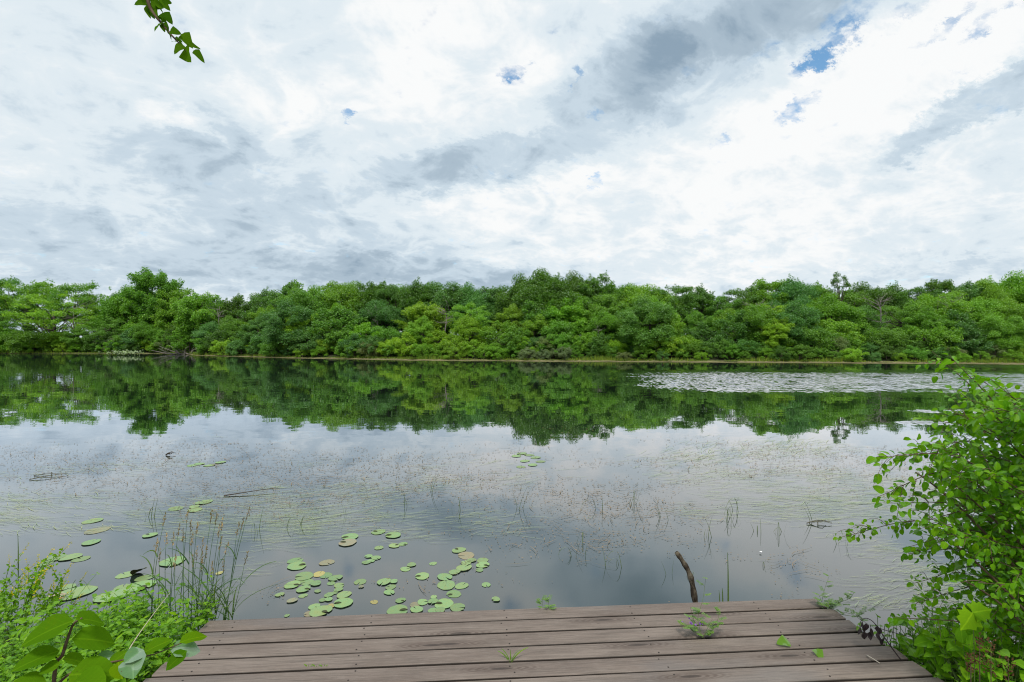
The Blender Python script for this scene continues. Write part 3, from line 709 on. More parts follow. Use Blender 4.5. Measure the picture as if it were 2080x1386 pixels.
# ------------------------------------------------------------------ floating weed
M_weed=foliage_mat('water_weed',(.33,.43,.16),.15,.25,.35,.4,hue=(1.35,1.05,.7))
M_flot=foliage_mat('brown_flotsam',(.24,.185,.115),.1,.0,.5,.4,hue=(1.5,1.4,1.3))
rng=np.random.default_rng(41)
def fbm2(x,y,seed):
    r=np.random.default_rng(seed); s=0
    for o_ in range(5):
        f=.22*2**o_; 
        for k in range(4):
            a=r.random()*6.28; s=s+np.sin((x*math.cos(a)+y*math.sin(a)*1.6)*f*r.uniform(.7,1.3)*3+r.random()*6.28)/(2**(o_*.8))/4
    return s
def ribbons(mb,P,ang,L,W_,rng,curve=.24,zt=0.):
    n=len(P); m=5
    for b0 in range(0,n,4000):
        Pb=P[b0:b0+4000]; nb=len(Pb); a=ang[b0:b0+nb]; l=L[b0:b0+nb]; w=W_[b0:b0+nb]
        cv=rng.normal(0,curve,nb); s=np.linspace(-.5,.5,m); pts=np.zeros((nb,m,3)); x=Pb[:,0].copy(); y=Pb[:,1].copy()
        for i in range(m):
            pts[:,i,0]=x; pts[:,i,1]=y; pts[:,i,2]=Pb[:,2]
            h=a+cv*(s[i]*2); x=x+np.cos(h)*l/(m-1); y=y+np.sin(h)*l/(m-1)
        d=np.gradient(pts,axis=1); nn=np.stack([-d[:,:,1],d[:,:,0],np.zeros((nb,m))],-1); nn=nrm(nn)
        ww=(w[:,None]*np.array([.35,.9,1,.85,.15]))[:,:,None]
        Lf=pts-nn*ww/2; Rt=pts+nn*ww/2; V=np.stack([Lf,Rt],2).reshape(-1,3)
        i=np.arange(nb)[:,None]*(2*m); j=np.arange(m-1)[None]*2
        q=np.stack([i+j,i+j+1,i+j+3,i+j+2],-1).reshape(-1,4)
        A=np.zeros((nb,2*m,3)); A[:,:,0]=rng.random(nb)[:,None]; mb.add(V,q,A.reshape(-1,3))
def sample_water(n,y0,y1,dens,thr,seed,px0=-150,px1=2250):
    out=[]; 
    while sum(map(len,out))<n:
        px=rng.uniform(px0,px1,n); py=rng.uniform(y0,y1,n); Yd=F*EYE/(py-HY); X=(px-HX)/F*Yd
        w=dens(px,py)+.85*fbm2(X,Yd,seed)
        k=rng.random(n)*.8+thr<w; out.append(np.stack([X[k],Yd[k],np.full(k.sum(),.005)],-1))
    return np.concatenate(out)[:n]
dn=lambda px,py: np.interp(py,[880,930,985,1030,1085,1110,1160,1240],[.12,.3,.52,.68,.66,.48,.34,.24])+np.interp(px,[0,300,600,1150,1400,2000],[.0,.02,.0,-.02,.08,.0])
P=sample_water(6200,885,1240,dn,.5,1); P[:,2]+=rng.random(len(P))*.006
ang=rng.normal(.08,.24,len(P))+.55*fbm2(P[:,0]*.5,P[:,1]*.5,8)
mb=MB(); ribbons(mb,P,ang,rng.uniform(.08,.42,len(P))*np.clip(P[:,1]/7,.6,1.5),rng.uniform(.0016,.0046,len(P))*np.clip(P[:,1]/6,.55,1.7),rng)
o=mb.build('water_weed',M_weed); tag(o,'pale green strands of water weed trailing on the surface','water weed',kind='stuff')
dn2=lambda px,py: np.interp(py,[870,905,960,1010,1060,1120,1240],[.2,.4,.62,.6,.35,.1,.0])+.35*np.exp(-((px-900)/160)**2-((py-975)/50)**2)+.55*np.exp(-((px-1610)/130)**2-((py-1160)/50)**2)+.6*np.exp(-((px-545)/60)**2-((py-1205)/45)**2)+.3*np.exp(-((px-430)/120)**2-((py-1130)/30)**2)
P=sample_water(14000,868,1245,dn2,.25,2); n=len(P)
sz=rng.uniform(.004,.016,n)*np.clip(P[:,1]/6,.7,2.0); a=rng.random(n)*6.28; t1=np.stack([np.cos(a),np.sin(a),0*a],-1); t2=np.stack([-np.sin(a),np.cos(a),0*a],-1)
P[:,2]+=.003+rng.random(n)*.004
mb=MB(); Q=np.stack([P-t1*sz[:,None],P+t2*sz[:,None]*.4,P+t1*sz[:,None],P-t2*sz[:,None]*.4],1); A=np.zeros((n,4,3)); A[:,:,0]=rng.random(n)[:,None]
mb.add(Q.reshape(-1,3),np.arange(n*4).reshape(-1,4),A.reshape(-1,3)); P2=sample_water(1500,900,1240,dn2,.3,2); P2[:,2]+=.009
ribbons(mb,P2,rng.normal(.1,.9,len(P2)),rng.uniform(.05,.3,len(P2)),rng.uniform(.003,.006,len(P2))*np.clip(P2[:,1]/6,.8,1.8),rng)
o=mb.build('flotsam',M_flot); tag(o,'brown specks and bits of dead stem scattered over the water','flotsam',kind='stuff')
# emergent bent sedge blades
M_sedge=foliage_mat('sedge',(.11,.17,.045),.3,.2,.4,.4)
def strip(mb,pts,w,side,tint):
    pts=np.asarray(pts); n=len(pts); ww=np.linspace(1,.12,n)**.7*w
    s=nrm(side); V=np.stack([pts-s*ww[:,None]/2,pts+s*ww[:,None]/2],1).reshape(-1,3)
    mb.add(V,np.array([(2*i,2*i+1,2*i+3,2*i+2) for i in range(n-1)]),(tint,.5,.5))
SED=[(1475,1055,'far right of the stick'),(1405,1175,'just left of the stick'),(1430,1085,''),(1540,1080,''),(1180,1105,''),(1165,1130,''),(590,1062,''),(600,1070,''),(300,1052,''),(825,1030,''),(1345,1055,''),(1285,1025,''),(1590,1085,''),(1700,1105,''),(1250,1150,''),(1640,1060,''),(1215,1035,''),(1050,1035,''),(705,1045,''),(530,1080,''),(940,1035,''),(1360,1170,''),(1500,1040,''),(870,1000,''),(1560,1150,''),(150,1210,'')]
SED.sort(); zones=lambda px: 'left of the seed headed grass' if px<310 else 'between grass and dense pads' if px<640 else 'beyond the pads' if px<1000 else 'beyond the deck\'s middle' if px<1390 else 'beyond the dark stick' if px<1560 else 'nearing the right shrub'
zc={}
for px,py,_ in SED:
    c=on(px,py,0); o=empty('sedge_tuft',tuple(c)); mb=MB(); z=zones(px); zc[z]=zc.get(z,0)+1
    for k in range(int(rng.integers(2,5))):
        mb=MB()
        h=rng.uniform(.10,.26)*np.clip(c[1]/6,.8,1.4); a=rng.random()*6.28; d=np.array([math.cos(a),math.sin(a)*.4,0]); p0=np.array([rng.normal(0,.05),rng.normal(0,.05),-.03]); bent=rng.random()<.5
        if bent: pts=spline([p0,p0+d*h*.25+(0,0,h*.75),p0+d*h*.75+(0,0,h*.65),p0+d*h*1.1+(0,0,.01)],9)
        else: pts=bez(p0,p0+d*h*.1+(0,0,h*.6),p0+d*h*.45+(0,0,h*1.15),8)
        strip(mb,pts,.0065*np.clip(c[1]/6,.8,1.6),np.array([-math.sin(a)*.3+.8,math.cos(a),0]),rng.random()); mb.build('blade',M_sedge,o)
    tag(o,f"thin tuft of bent blades, {ORD[zc[z]-1]} from left {z}",'sedge','sedge tufts standing in the shallows')
# straight blades by the deck edge
for px,py,h,lab in ((1479,1222,.44,'single tall upright green blade rising just beyond the deck edge right of the stick'),(1468,1222,.16,'pair of short green blades beside the tall blade at the deck edge'),(37,1145,.28,'lone upright dark green blade with curved tip standing in water at far left')):
    c=on(px,py+ (14 if py>1200 else 0),0.0); o=empty('reed_blade',tuple(c)); mb=MB()
    strip(mb,bez((0,0,-.1),(.003,0,h*.5),(-.004,0,h),7),.016,(1,0,0),.3)
    if h<.2: m2=MB(); strip(m2,bez((-.02,0,-.1),(-.02,0,h*.4),(-.03,0,h*.9),7),.012,(1,0,0),.3); m2.build('blade',M_sedge,o)
    mb.build('blade',M_sedge,o); tag(o,lab,'reed')
# ------------------------------------------------------------------ dark stick, floating bits
M_stick=plain_mat('stick_bark',(.030,.022,.015),.9,.2,34.,(.13,.11,.08),.9,(1,1,.5))
p=[at(1420,1260,3.85),at(1412,1222,3.85),at(1406,1185,3.85),at(1398,1160,3.86),at(1385,1138,3.87),at(1374,1122,3.87)]
base=np.array([p[0][0]+.01,p[0][1],-.5]); ctr=spline([base]+p,22)
mb=MB(); rad=np.linspace(.023,.016,22)*(1+.16*np.sin(np.arange(22)*1.7)); tube(mb,ctr,rad,10)
o=mb.build('stick',M_stick); tag(o,'crooked dark stick standing up out of the water behind the deck','stick')
def leafbit(name,px,py,pts,rad,lab,cat,mat,z=.01):
    c=on(px,py,z); mb=MB()
    for q in pts: tube(mb,spline(np.array(q),6)+c,np.linspace(rad,rad*.4,6),5)
    return tag(mb.build(name,mat),lab,cat)
M_drk=plain_mat('wet_wood',(.035,.028,.022),.6,.4,20,(.09,.07,.05))
leafbit('floating_debris',343,924,[[(-.06,0,0),(.03,.03,.03),(.09,.06,.02)],[(0,.01,.01),(.04,-.06,.05),(.1,-.06,.03)],[(-.05,0,0),(0,-.03,.035),(.06,.01,.06)]],.011,'small dark tangle of dead wood floating out at the left','floating debris',M_drk)
leafbit('floating_debris',95,966,[[(-.2,0,0),(0,.03,.02),(.22,.05,.01)],[(-.05,-.25,0),(.1,-.1,.02),(.25,.1,.01)],[(-.1,.2,0),(.0,.1,.01),(.15,-.1,.0)]],.007,'brown dead stems floating at the far left','floating debris',M_flot)
leafbit('twig',505,1002,[[(-.28,-.12,0),(0,.0,.02),(.3,.16,.03)]],.009,'thin dark twig lying slantwise on the water beyond the seed headed grass','twig',M_drk)
leafbit('weed_clump',1665,1063,[[(-.15,0,0),(0,.02,.03),(.14,.0,.01)],[(-.1,.04,0),(0,-.03,.03),(.1,.05,.02)],[(-.05,-.05,0),(.02,.05,.02),(.12,-.04,.01)]],.006,'brown clump of dead weed floating left of the right shrub','floating debris',M_flot)
mb=MB(); place(mb,T_sm,on(1543,1120,.015),(.3,-.9,.1),(0,0,1),.03,.5); o=mb.build('white_feather',plain_mat('feather',(.8,.8,.78),.7)); tag(o,'small white feather floating beyond the deck right of the stick','feather')
mb=MB(); place(mb,T_sm,np.array([on(82,1219,.02),on(100,1214,.03),on(92,1217,.045)]),np.array([(1,.3,.05),(.9,.5,.1),(1,.1,.2)]),(0,0,1),np.array([.16,.12,.12]),.5,.5); o=mb.build('dead_leaf',plain_mat('pale_dead_leaf',(.5,.42,.36),.8,.1,15,(.33,.26,.2))); tag(o,'pale curled dead leaf floating beside the herbs at left','dead leaf')
# folded dark pad standing up
mb=MB(); place(mb,T_rd,on(268,1168,.0),(.75,.1,.5),(-.4,.3,.9),.14,.2); c=on(285,1163,.10); 
o=mb.build('raised_lily_pad',M_under_shadow); tag(o,'dark olive lily pad folded up out of the water left of the grass','lily pad','lily pads floating off the deck')
# ------------------------------------------------------------------ seed headed grass beside the deck
M_culm=foliage_mat('grass_stem',(.085,.165,.050),.25,.2,.4,.4)
M_seed=foliage_mat('seed_head',(.33,.26,.15),.25,.0,.5,.4,hue=(1.5,1.35,1.1))
rng=np.random.default_rng(61)
root=empty('seed_headed_grass',(-1.98,3.5,.1)); tag(root,'clump of tall thin grass with brown seed heads at the deck\'s left corner','grass')
rp=np.array([-1.98,3.5,.1])
HEADS=[(331,1052,308,1225),(379,1045,365,1215),(316,1105,308,1228),(323,1125,318,1230),(337,1092,340,1225),(350,1090,343,1215),(361,1072,358,1235),(372,1082,372,1240),(386,1068,382,1235),(398,1070,388,1240),(388,1092,385,1250),(427,1046,392,1250),(437,1050,418,1250),(449,1062,424,1250),(443,1075,430,1250),(399,1120,400,1245),(410,1102,402,1250),(418,1118,408,1250),(409,1128,412,1250),(445,1100,420,1250),(457,1110,432,1255),(392,1135,395,1250),(408,1145,400,1250),(430,1150,426,1250),(480,1070,452,1258),(489,1060,455,1258),(499,1040,450,1258),(496,1130,465,1258),(453,1145,452,1258),(354,1138,345,1235)]
for i,(hx,hy,bx,by) in enumerate(HEADS):
    Yd=3.42+rng.uniform(-.12,.25); a=at(bx,by+25,Yd); b=at(hx,hy+18,Yd+rng.uniform(-.05,.05)); tip=at(hx+ (hx-bx)*.12+rng.uniform(0,4),hy-8,Yd)
    m=(a+b)/2+np.array([rng.normal(0,.02),0,.03]); pth=bez(a,m,b,9); mb=MB(); tube(mb,pth-rp,np.linspace(.0026,.0012,9),4,(rng.random()*.6,.5,.5))
    for k in range(2):
        j=int(rng.integers(1,6)); s=pth[j]; az=rng.choice([-1,1])*rng.uniform(.3,1); l=rng.uniform(.12,.26)
        strip(mb,bez(s,s+(az*l*.35,rng.normal(0,.03),l*.55),s+(az*l*.9,rng.normal(0,.06),l*rng.uniform(.2,.7)),7)-rp,rng.uniform(.006,.011),np.array([.25,.9,.3]) if rng.random()<.5 else np.array([.2,.3,.9]),rng.random())
    st_=mb.build('stem',M_culm,root)
    sm=MB(); L=np.linalg.norm(tip-b); ax=nrm(tip-b); nn=26
    u=np.linspace(0,1,nn); P=b+ax*(u*L)[:,None]; sp_=.016*np.sin(np.pi*np.clip(u*.9+.08,0,1))
    dirs=nrm(ax*1.0+rng.normal(size=(nn,3))*.28); place(sm,T_la,P+rng.normal(size=(nn,3))*sp_[:,None]*.35-rp,dirs,rng.normal(size=(nn,3)),rng.uniform(.009,.017,nn),rng.random(nn),1.4)
    tube(sm,np.array([b,(b+tip)/2,tip])-rp,[.0012,.001,.0006],4)
    sm.build('seed_head',M_seed,st_)
mb=MB()
for k in range(46):
    s=at(rng.uniform(395,475),rng.uniform(1240,1275),3.4+rng.uniform(-.1,.15)); az=rng.normal(0,1); l=rng.uniform(.12,.42)
    strip(mb,bez(s,s+(az*l*.15,rng.normal(0,.05),l*.7),s+(az*l*.6,rng.normal(0,.1),l*rng.uniform(.5,1.)),8)-rp,rng.uniform(.006,.012),np.array([rng.normal(),rng.normal(),.2]),rng.random())
mb.build('basal_leaves',M_culm,root)

# ------------------------------------------------------------------ low green cover on the near bank (uncountable) 
M_herb=foliage_mat('herb_leaves',(.165,.370,.016),.45,.04,.4,.45,veins=True)
M_herb2=foliage_mat('broad_leaves',(.175,.400,.016),.45,.04,.42,.4,veins=True)
M_stem=plain_mat('green_stem',(.11,.17,.04),.7)
M_brn=plain_mat('twig_bark',(.085,.055,.035),.8,.2,30,(.14,.10,.07))
def herb(mb,base,h,rng,tpl,ls,npair,lean=.25,spread=.9,tint=(.2,.8),whorl=2):
    d=np.array([rng.normal(0,lean),rng.normal(0,lean),1.]); top=base+d*h; pth=bez(base,base+np.array([0,0,h*.55]),top,8)
    tube(mb,pth,[.0026,.0012],4,(.5,.9,.5),False)
    ph=rng.random()*6.28
    for k in range(npair):
        u=.18+.82*(k+1)/npair; i=u*7; i0=min(int(i),6); p=pth[i0]+(pth[i0+1]-pth[i0])*(i-i0)
        for w in range(whorl):
            a=ph+k*1.57+w*2*math.pi/whorl+rng.normal(0,.25); dd=np.array([math.cos(a)*spread,math.sin(a)*spread,rng.uniform(.05,.6)])
            l=ls*rng.uniform(.6,1.2)*(1.15-.55*u)
            place(mb,tpl,p+nrm(dd)*l*.18,dd,(rng.normal(0,.25),rng.normal(0,.25)-.15,1),l,rng.uniform(*tint),rng.uniform(.85,1.1))
rng=np.random.default_rng(71)
def inleft(x,y): return x<-1.89 and y<np.interp(x,[-6,-4.4,-3.3,-2.5,-1.95],[4.2,4.0,3.75,3.62,3.42])
mb=MB(); cnt_=0
while cnt_<2100:
    x=rng.uniform(-5.2,-1.85) if rng.random()<.7 else rng.uniform(-2.7,-1.88); y=rng.uniform(1.5,4.1)
    if not inleft(x,y): continue
    g=float(bank_z(x,y)); front=y>np.interp(x,[-5,-3,-2],[3.3,3.3,3.15])
    h=rng.uniform(.10,.30)*(1.15 if front else 1.)
    kind=rng.random()
    g=max(g,.22) if x>-2.5 else g
    if kind<.45: herb(mb,np.array([x,y,g]),h,rng,T_sm,rng.uniform(.03,.055),int(rng.integers(4,7)))
    elif kind<.82: herb(mb,np.array([x,y,g]),h,rng,T_he if kind<.65 else T_ov,rng.uniform(.045,.085),int(rng.integers(3,5)),.2,1.,(.0,.7))
    else: herb(mb,np.array([x,y,g]),h*1.15,rng,T_la,rng.uniform(.04,.07),int(rng.integers(5,8)),.25,.7,(.4,1.),3)
    cnt_+=1
o=mb.build('ground_cover',M_herb); tag(o,'dense low green herbs covering the bank left of the deck','ground cover',kind='stuff')
mb=MB(); cnt_=0
def inright(x,y): return x>np.interp(y,[1.5,2.7,3.4],[2.12,2.10,2.16]) and y<np.interp(x,[2.1,2.5,3.2,5],[3.1,3.3,3.4,3.5])
while cnt_<1900:
    x=rng.uniform(2.12,4.6) if rng.random()<.6 else rng.uniform(2.12,2.8); y=rng.uniform(1.5,3.5)
    if not inright(x,y): continue
    g=float(bank_z(x,y)); h=rng.uniform(.14,.36); kind=rng.random()
    g=max(g,.16); h*=(.75 if x<2.35 else 1)
    if kind<.5: herb(mb,np.array([x,y,g]),h,rng,T_sm,rng.uniform(.025,.045),int(rng.integers(4,7)))
    elif kind<.85: herb(mb,np.array([x,y,g]),h,rng,T_he if kind<.7 else T_ov,rng.uniform(.05,.085),int(rng.integers(3,5)),.2,1.,(.1,.7))
    else: herb(mb,np.array([x,y,g]),h,rng,T_la,rng.uniform(.05,.09),int(rng.integers(4,7)),.25,.7,(.3,.9),3)
    cnt_+=1
o=mb.build('ground_cover',M_herb); tag(o,'dense low green herbs covering the bank right of the deck','ground cover',kind='stuff')

# ------------------------------------------------------------------ yellow flowered herbs, far left
M_yel=foliage_mat('yellow_flowers',(.62,.52,.03),.3,.0,.5,.3)
YF=[((95,1135),(40,1235),(62,1108),'tallest yellow flowered herb with drooping spikes at the far left'),((135,1165),(88,1240),None,'yellow flowered herb leaning right over the pale dead leaf'),((20,1150),(0,1260),None,'leafy yellow flowered herb at the left frame edge'),((70,1190),(50,1262),None,'short yellow flowered herb in front of the tallest one'),((110,1200),(112,1265),None,'short yellow flowered herb right of the pale dead leaf'),((45,1175),(20,1270),None,'bushy yellow flowered herb between the tallest one and the edge')]
for (tx,ty),(bx,by),alt,lab in YF:
    Yd=3.75+rng.uniform(-.2,.1); a=at(bx,by+40,Yd); b=at(tx,ty,Yd); o=empty('yellow_herb',tuple(a)); tag(o,lab,'herb','yellow flowered herbs at the left')
    st_=MB(); fo=MB(); main=bez(a,(a+b)/2+np.array([-.04,0,.06]),b,12); tube(st_,main-a,[.004,.0015],5)
    ends=[(main,1.)]
    for k in range(6):
        j=int(rng.integers(3,10)); s=main[j]; e=s+np.array([rng.uniform(-.16,.2),rng.normal(0,.08),rng.uniform(.06,.2)]); br=bez(s,(s+e)/2+np.array([0,0,-.02]),e,7); tube(st_,br-a,[.0022,.001],4); ends.append((br,.7))
    for br,q in ends:
        for p in br[1:]:
            for k in range(3): place(fo,T_sm,p-a+rng.normal(size=3)*.008,nrm(rng.normal(size=3)+np.array([0,0,.5])),rng.normal(size=3)+np.array([0,0,1]),rng.uniform(.016,.03),rng.random(),.7)
        fl=MB(); tip=br[-1]; d=nrm(br[-1]-br[-3]+rng.normal(size=3)*.01)
        n=22; u=np.linspace(0,.085,n); P=tip+d*u[:,None]+rng.normal(size=(n,3))*.0035; place(fl,T_sm,P-a,nrm(d*.3+rng.normal(size=(n,3))),rng.normal(size=(n,3)),rng.uniform(.005,.009,n),rng.random(n)); tube(fl,np.array([tip,tip+d*.09])-a,[.001,.0006],4); fl.build('flower_spike',M_yel,o)
    st_.build('stem',M_stem,o); fo.build('foliage',M_herb,o)

# ------------------------------------------------------------------ broad leafed sapling, lower left
rng=np.random.default_rng(81)
M_big=foliage_mat('sapling_leaves',(.115,.270,.008),.55,.0,.5,.45,veins=True)
M_bluish=foliage_mat('bluish_leaf',(.12,.25,.09),.3,.2,.45,.45,veins=True)  # greyish blue leaf colour for a few of the leaves
o=empty('broad_leaf_sapling',tuple(at(112,1700,1.5))); rp=at(112,1700,1.5); tag(o,'sapling with big oval green leaves on brown twigs at lower left','sapling')
mb=MB()
tube(mb,spline([at(105,1700,1.5),at(109,1386,1.5),at(127,1330,1.5),at(140,1290,1.5),at(150,1267,1.5),at(166,1256,1.49)],24)-rp,np.linspace(.006,.0022,24),7)
tube(mb,spline([at(108,1400,1.5),at(136,1373,1.5),at(168,1357,1.51),at(205,1349,1.52),at(250,1341,1.54),at(310,1330,1.58),at(372,1305,1.62)],20)-rp,np.linspace(.004,.0014,20),6)
mb.build('twigs',M_brn,o)
BL=[((150,1261),(34,1310),1.5,1.44,1.05,.3,0),((153,1258),(218,1262),1.48,1.54,1.5,.35,0),((146,1298),(238,1304),1.5,1.56,1.15,.4,0),((122,1322),(22,1360),1.5,1.42,1.0,.3,0),((123,1348),(76,1368),1.48,1.45,1.3,.45,0),((128,1338),(180,1346),1.5,1.54,1.2,.5,0),((140,1371),(236,1374),1.48,1.5,1.25,.45,0),((290,1328),(350,1296),1.56,1.6,1.0,.35,0),((364,1306),(424,1288),1.6,1.66,.9,.75,0),((346,1322),(410,1318),1.6,1.64,1.5,.4,1),((380,1322),(334,1362),1.6,1.56,1.1,.1,0),((272,1332),(266,1376),1.54,1.47,1.3,.3,1),((292,1320),(252,1345),1.55,1.5,1.6,.3,1),((196,1340),(236,1328),1.53,1.56,1.3,.5,1),((225,1350),(262,1318),1.53,1.58,1.2,.5,0),((240,1345),(246,1378),1.52,1.48,1.3,.95,0),((95,1386),(15,1396),1.46,1.4,1.3,.5,0),((150,1385),(205,1400),1.47,1.43,1.3,.5,0)]
for (bx,by),(tx,ty),y0,y1,wd,tn,sh in BL:
    a=at(bx,by,y0); b=at(tx,ty,y1); L=np.linalg.norm(b-a)*.97; m=MB(); d=b-a; d[2]+=.1*L
    n=np.array([rng.normal(0,.12),-.55+rng.normal(0,.12),1.])
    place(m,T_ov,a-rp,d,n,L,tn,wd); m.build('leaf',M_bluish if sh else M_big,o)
# dry straw leaning over the herbs
mb=MB(); tube(mb,bez(at(262,1320,2.0),at(285,1280,2.15),at(345,1205,2.4),8),[.0022,.0012],5); oo=mb.build('dry_straw',plain_mat('straw',(.42,.38,.27),.8)); tag(oo,'thin pale dry straw slanting over the herbs left of the deck','straw')

# ------------------------------------------------------------------ shrub at right
rng=np.random.default_rng(91)
M_shrub=foliage_mat('shrub_leaves',(.145,.355,.012),.5,.05,.42,.42,veins=True)
so_=empty('foreground_shrub',(2.95,2.75,.2)); rp=np.array([2.95,2.75,.2]); tag(so_,'large green shrub with small round leaves reaching in from the right','shrub')
tw=MB(); lv=MB(); T_sh=leaf_tpl(lambda x: .47*(max(x,0)**.5)*(max(1-x,0)**.62)*1.62,6,.22,.22,.12)
def leaves_on(pth,rng,ls,step=.03,t0=.2,tint=(.0,.85)):
    seg=np.linalg.norm(np.diff(pth,axis=0),axis=1); cl=np.r_[0,np.cumsum(seg)]; n=max(2,int(cl[-1]*(1-t0)/step)); 
    for k in range(n+1):
        u=cl[-1]*(t0+(1-t0)*k/n); i=min(np.searchsorted(cl,u),len(pth)-1); i=max(i,1); f=(u-cl[i-1])/max(seg[i-1],1e-6); p=pth[i-1]+(pth[i]-pth[i-1])*f; ax=nrm(pth[i]-pth[i-1])
        side=nrm(np.cross(ax,rng.normal(size=3))); d=nrm(side*(1 if k<n else .2)+ax*(.55 if k<n else 1)+np.array([0,0,-.25])); l=ls*rng.uniform(.5,1.25)
        nn=np.array([rng.normal(0,.5),rng.normal(-.35,.5),1.]); place(lv,T_sh,p+d*.008-rp,d,nn,l,rng.uniform(*tint),rng.uniform(.85,1.1))
def branch(P3,r0,ls,ntw,twl,rng,lead=.3):
    ls*=.74; ntw=int(ntw*1.5)
    pth=spline(P3,18); tube(tw,pth-rp,np.linspace(r0,.0011,18),6)
    leaves_on(pth[int(18*lead):],rng,ls,.024,.0)
    for k in range(ntw):
        i=int(rng.integers(int(18*lead),17)); s=pth[i]; ax=nrm(pth[i]-pth[i-1]); d=nrm(ax*.9+rng.normal(size=3)*np.array([.6,.6,.5])+np.array([0,0,.15])); l=twl*rng.uniform(.5,1.2)
        e=s+d*l; b=bez(s,(s+e)/2+np.array([0,0,.02]),e+np.array([0,0,-.03]),6); tube(tw,b-rp,[.0016,.0008],4,cap=False); leaves_on(b,rng,ls*.95,.020,.12)
RT=at(2230,1330,2.6)
TIPS=[((1893,714),(1990,800),2.55,.046,3,.10),((1928,722),(2050,850),2.5,.052,5,.12),((1942,792),(2060,880),2.45,.05,5,.12),((1960,750),(2070,830),2.6,.05,6,.14),((2012,770),(2100,850),2.4,.054,8,.16),
 ((1782,928),(1950,930),2.35,.056,9,.13),((1782,1010),(1930,960),2.4,.058,9,.14),((1795,1022),(1960,1030),2.5,.056,6,.12),((1705,1092),(1880,1060),2.75,.040,13,.08),((1850,1110),(1990,1080),2.5,.048,8,.12),((1845,1125),(1990,1120),2.6,.042,8,.1),((1858,1185),(2000,1150),2.7,.044,9,.12),((1862,1225),(2000,1190),2.6,.044,9,.12),((1830,930),(1980,900),2.45,.054,9,.14),((1870,850),(2010,880),2.5,.052,9,.14),((1925,830),(2050,900),2.45,.054,9,.15),((1870,1060),(2000,1040),2.4,.052,8,.14),((1815,1255),(1940,1262),2.6,.04,3,.07)]
for (tx,ty),(mx,my),Yd,ls,nt,tl in TIPS:
    e=at(tx,ty,Yd); m=at(mx,my,Yd+.08); s=at(2190,min(1330,my+210),2.7+rng.uniform(-.1,.2)); ee=(m+s)/2+np.array([.0,0,.03])
    branch([s,ee,m,e],.0055,ls,nt,tl,rng,.35)
for k in range(105):
    ty=rng.uniform(800,1255); lim=np.interp(ty,[800,850,900,960,1040,1110,1180,1255],[1975,1920,1890,1890,1905,1910,1905,1920]); tx=rng.uniform(lim,2140)
    Yd=rng.uniform(2.2,3.3); e=at(tx,ty,Yd); s=at(2240+rng.uniform(-60,60),ty+rng.uniform(60,260),Yd+rng.uniform(.0,.4)); m=(e+s)/2+np.array([0,0,rng.uniform(0,.07)])
    branch([s,m,e],.0045,rng.uniform(.04,.056),int(rng.integers(6,11)),.15,rng,.15)
for (x0,y0),(x1,y1),(x2,y2) in (((2200,1330),(1990,1040),(1860,960)),((2260,1280),(2060,1090),(1940,985)),((2240,1420),(2030,1170),(1930,1100)),((2160,1450),(2120,1200),(2085,860)),((2180,1400),(2080,1240),(1960,1180))):
    tube(tw,bez(at(x0,y0,2.6),at(x1,y1,2.45),at(x2,y2,2.45),14)-rp,np.linspace(.009,.003,14),7)
tw.build('branches',M_brn,so_); lv.build('foliage',M_shrub,so_)

# ------------------------------------------------------------------ broad leaved plants at lower right
rng=np.random.default_rng(101)
def leafy(px,py,Yd,n,ls,tpl,lab,name='broad_leaved_plant',mat=None,tint=(.2,.7),spread=.16,cat='plant',grp='broad leaved plants right of the deck',hh=.25):
    Yd=max(Yd,2.2*F/(px-HX)) if px<2060 else Yd; a=at(px,py,Yd); g=float(bank_z(a[0],a[1])); b=np.array([a[0],a[1],g]); o=empty(name,tuple(b)); tag(o,lab,cat,grp); st_=MB(); fo=MB()
    edge=a[0]-.02 if a[0]<2.5 else 0
    if name=='broad_leaved_plant': n=int(n*1.8); ls*=.68
    for k in range(n):
        e=a+np.array([rng.normal(0,spread),rng.normal(0,spread*.8),rng.normal(0,spread*.4)]); e[0]=max(e[0],min(edge,2.2)); tube(st_,bez(b,(b+e)/2+np.array([0,0,.06]),e,7)-b,[.003,.0014],5,cap=False)
        d=e-a+rng.normal(size=3)*.05+np.array([.05 if a[0]<2.5 else 0,-.03,-.02]); place(fo,tpl,e-b,d,np.array([rng.normal(0,.3),-.45+rng.normal(0,.25),1]),ls*rng.uniform(.7,1.2),rng.uniform(*tint),rng.uniform(.9,1.15))
    st_.build('stems',M_stem,o); fo.build('foliage',mat or M_herb2,o)
LP=[(1850,1345,2.62,9,.11,T_ov,'broad leaved plant overhanging the deck\'s lower right edge'),(1900,1372,2.5,10,.115,T_he,'bright heart leaved plant at the bottom right of the deck'),(1960,1330,2.75,9,.10,T_he,'mid green broad leaved plant left of the brown seed spikes'),
 (2050,1365,2.5,10,.115,T_he,'green broad leaved plant in the bottom right corner'),(1905,1290,2.9,8,.10,T_ov,'light green plant below the shrub near the deck\'s right edge'),(2045,1270,2.6,8,.13,T_lb,'plant with large lobed leaves under the shrub at the right edge'),(1990,1385,2.4,8,.11,T_lb,'lobed leaved plant below the brown seed spikes'),(2075,1320,2.7,8,.11,T_he,'leafy plant behind the corner plant at the right edge')]
for a in LP: leafy(*a)
TH=sorted((rng.uniform(1900,2085),rng.uniform(1275,1392)) for _ in range(16))
for k,(px,py) in enumerate(TH): leafy(px,py,np.interp(py,[1275,1392],[2.95,2.4])+rng.uniform(-.05,.1),int(rng.integers(7,11)),rng.uniform(.08,.12),T_he if k%3 else T_ov,f'bright broad leaved plant, {ORD[k]} from left in the thicket at lower right',tint=(.2,.9),grp='thicket of broad leaved plants')
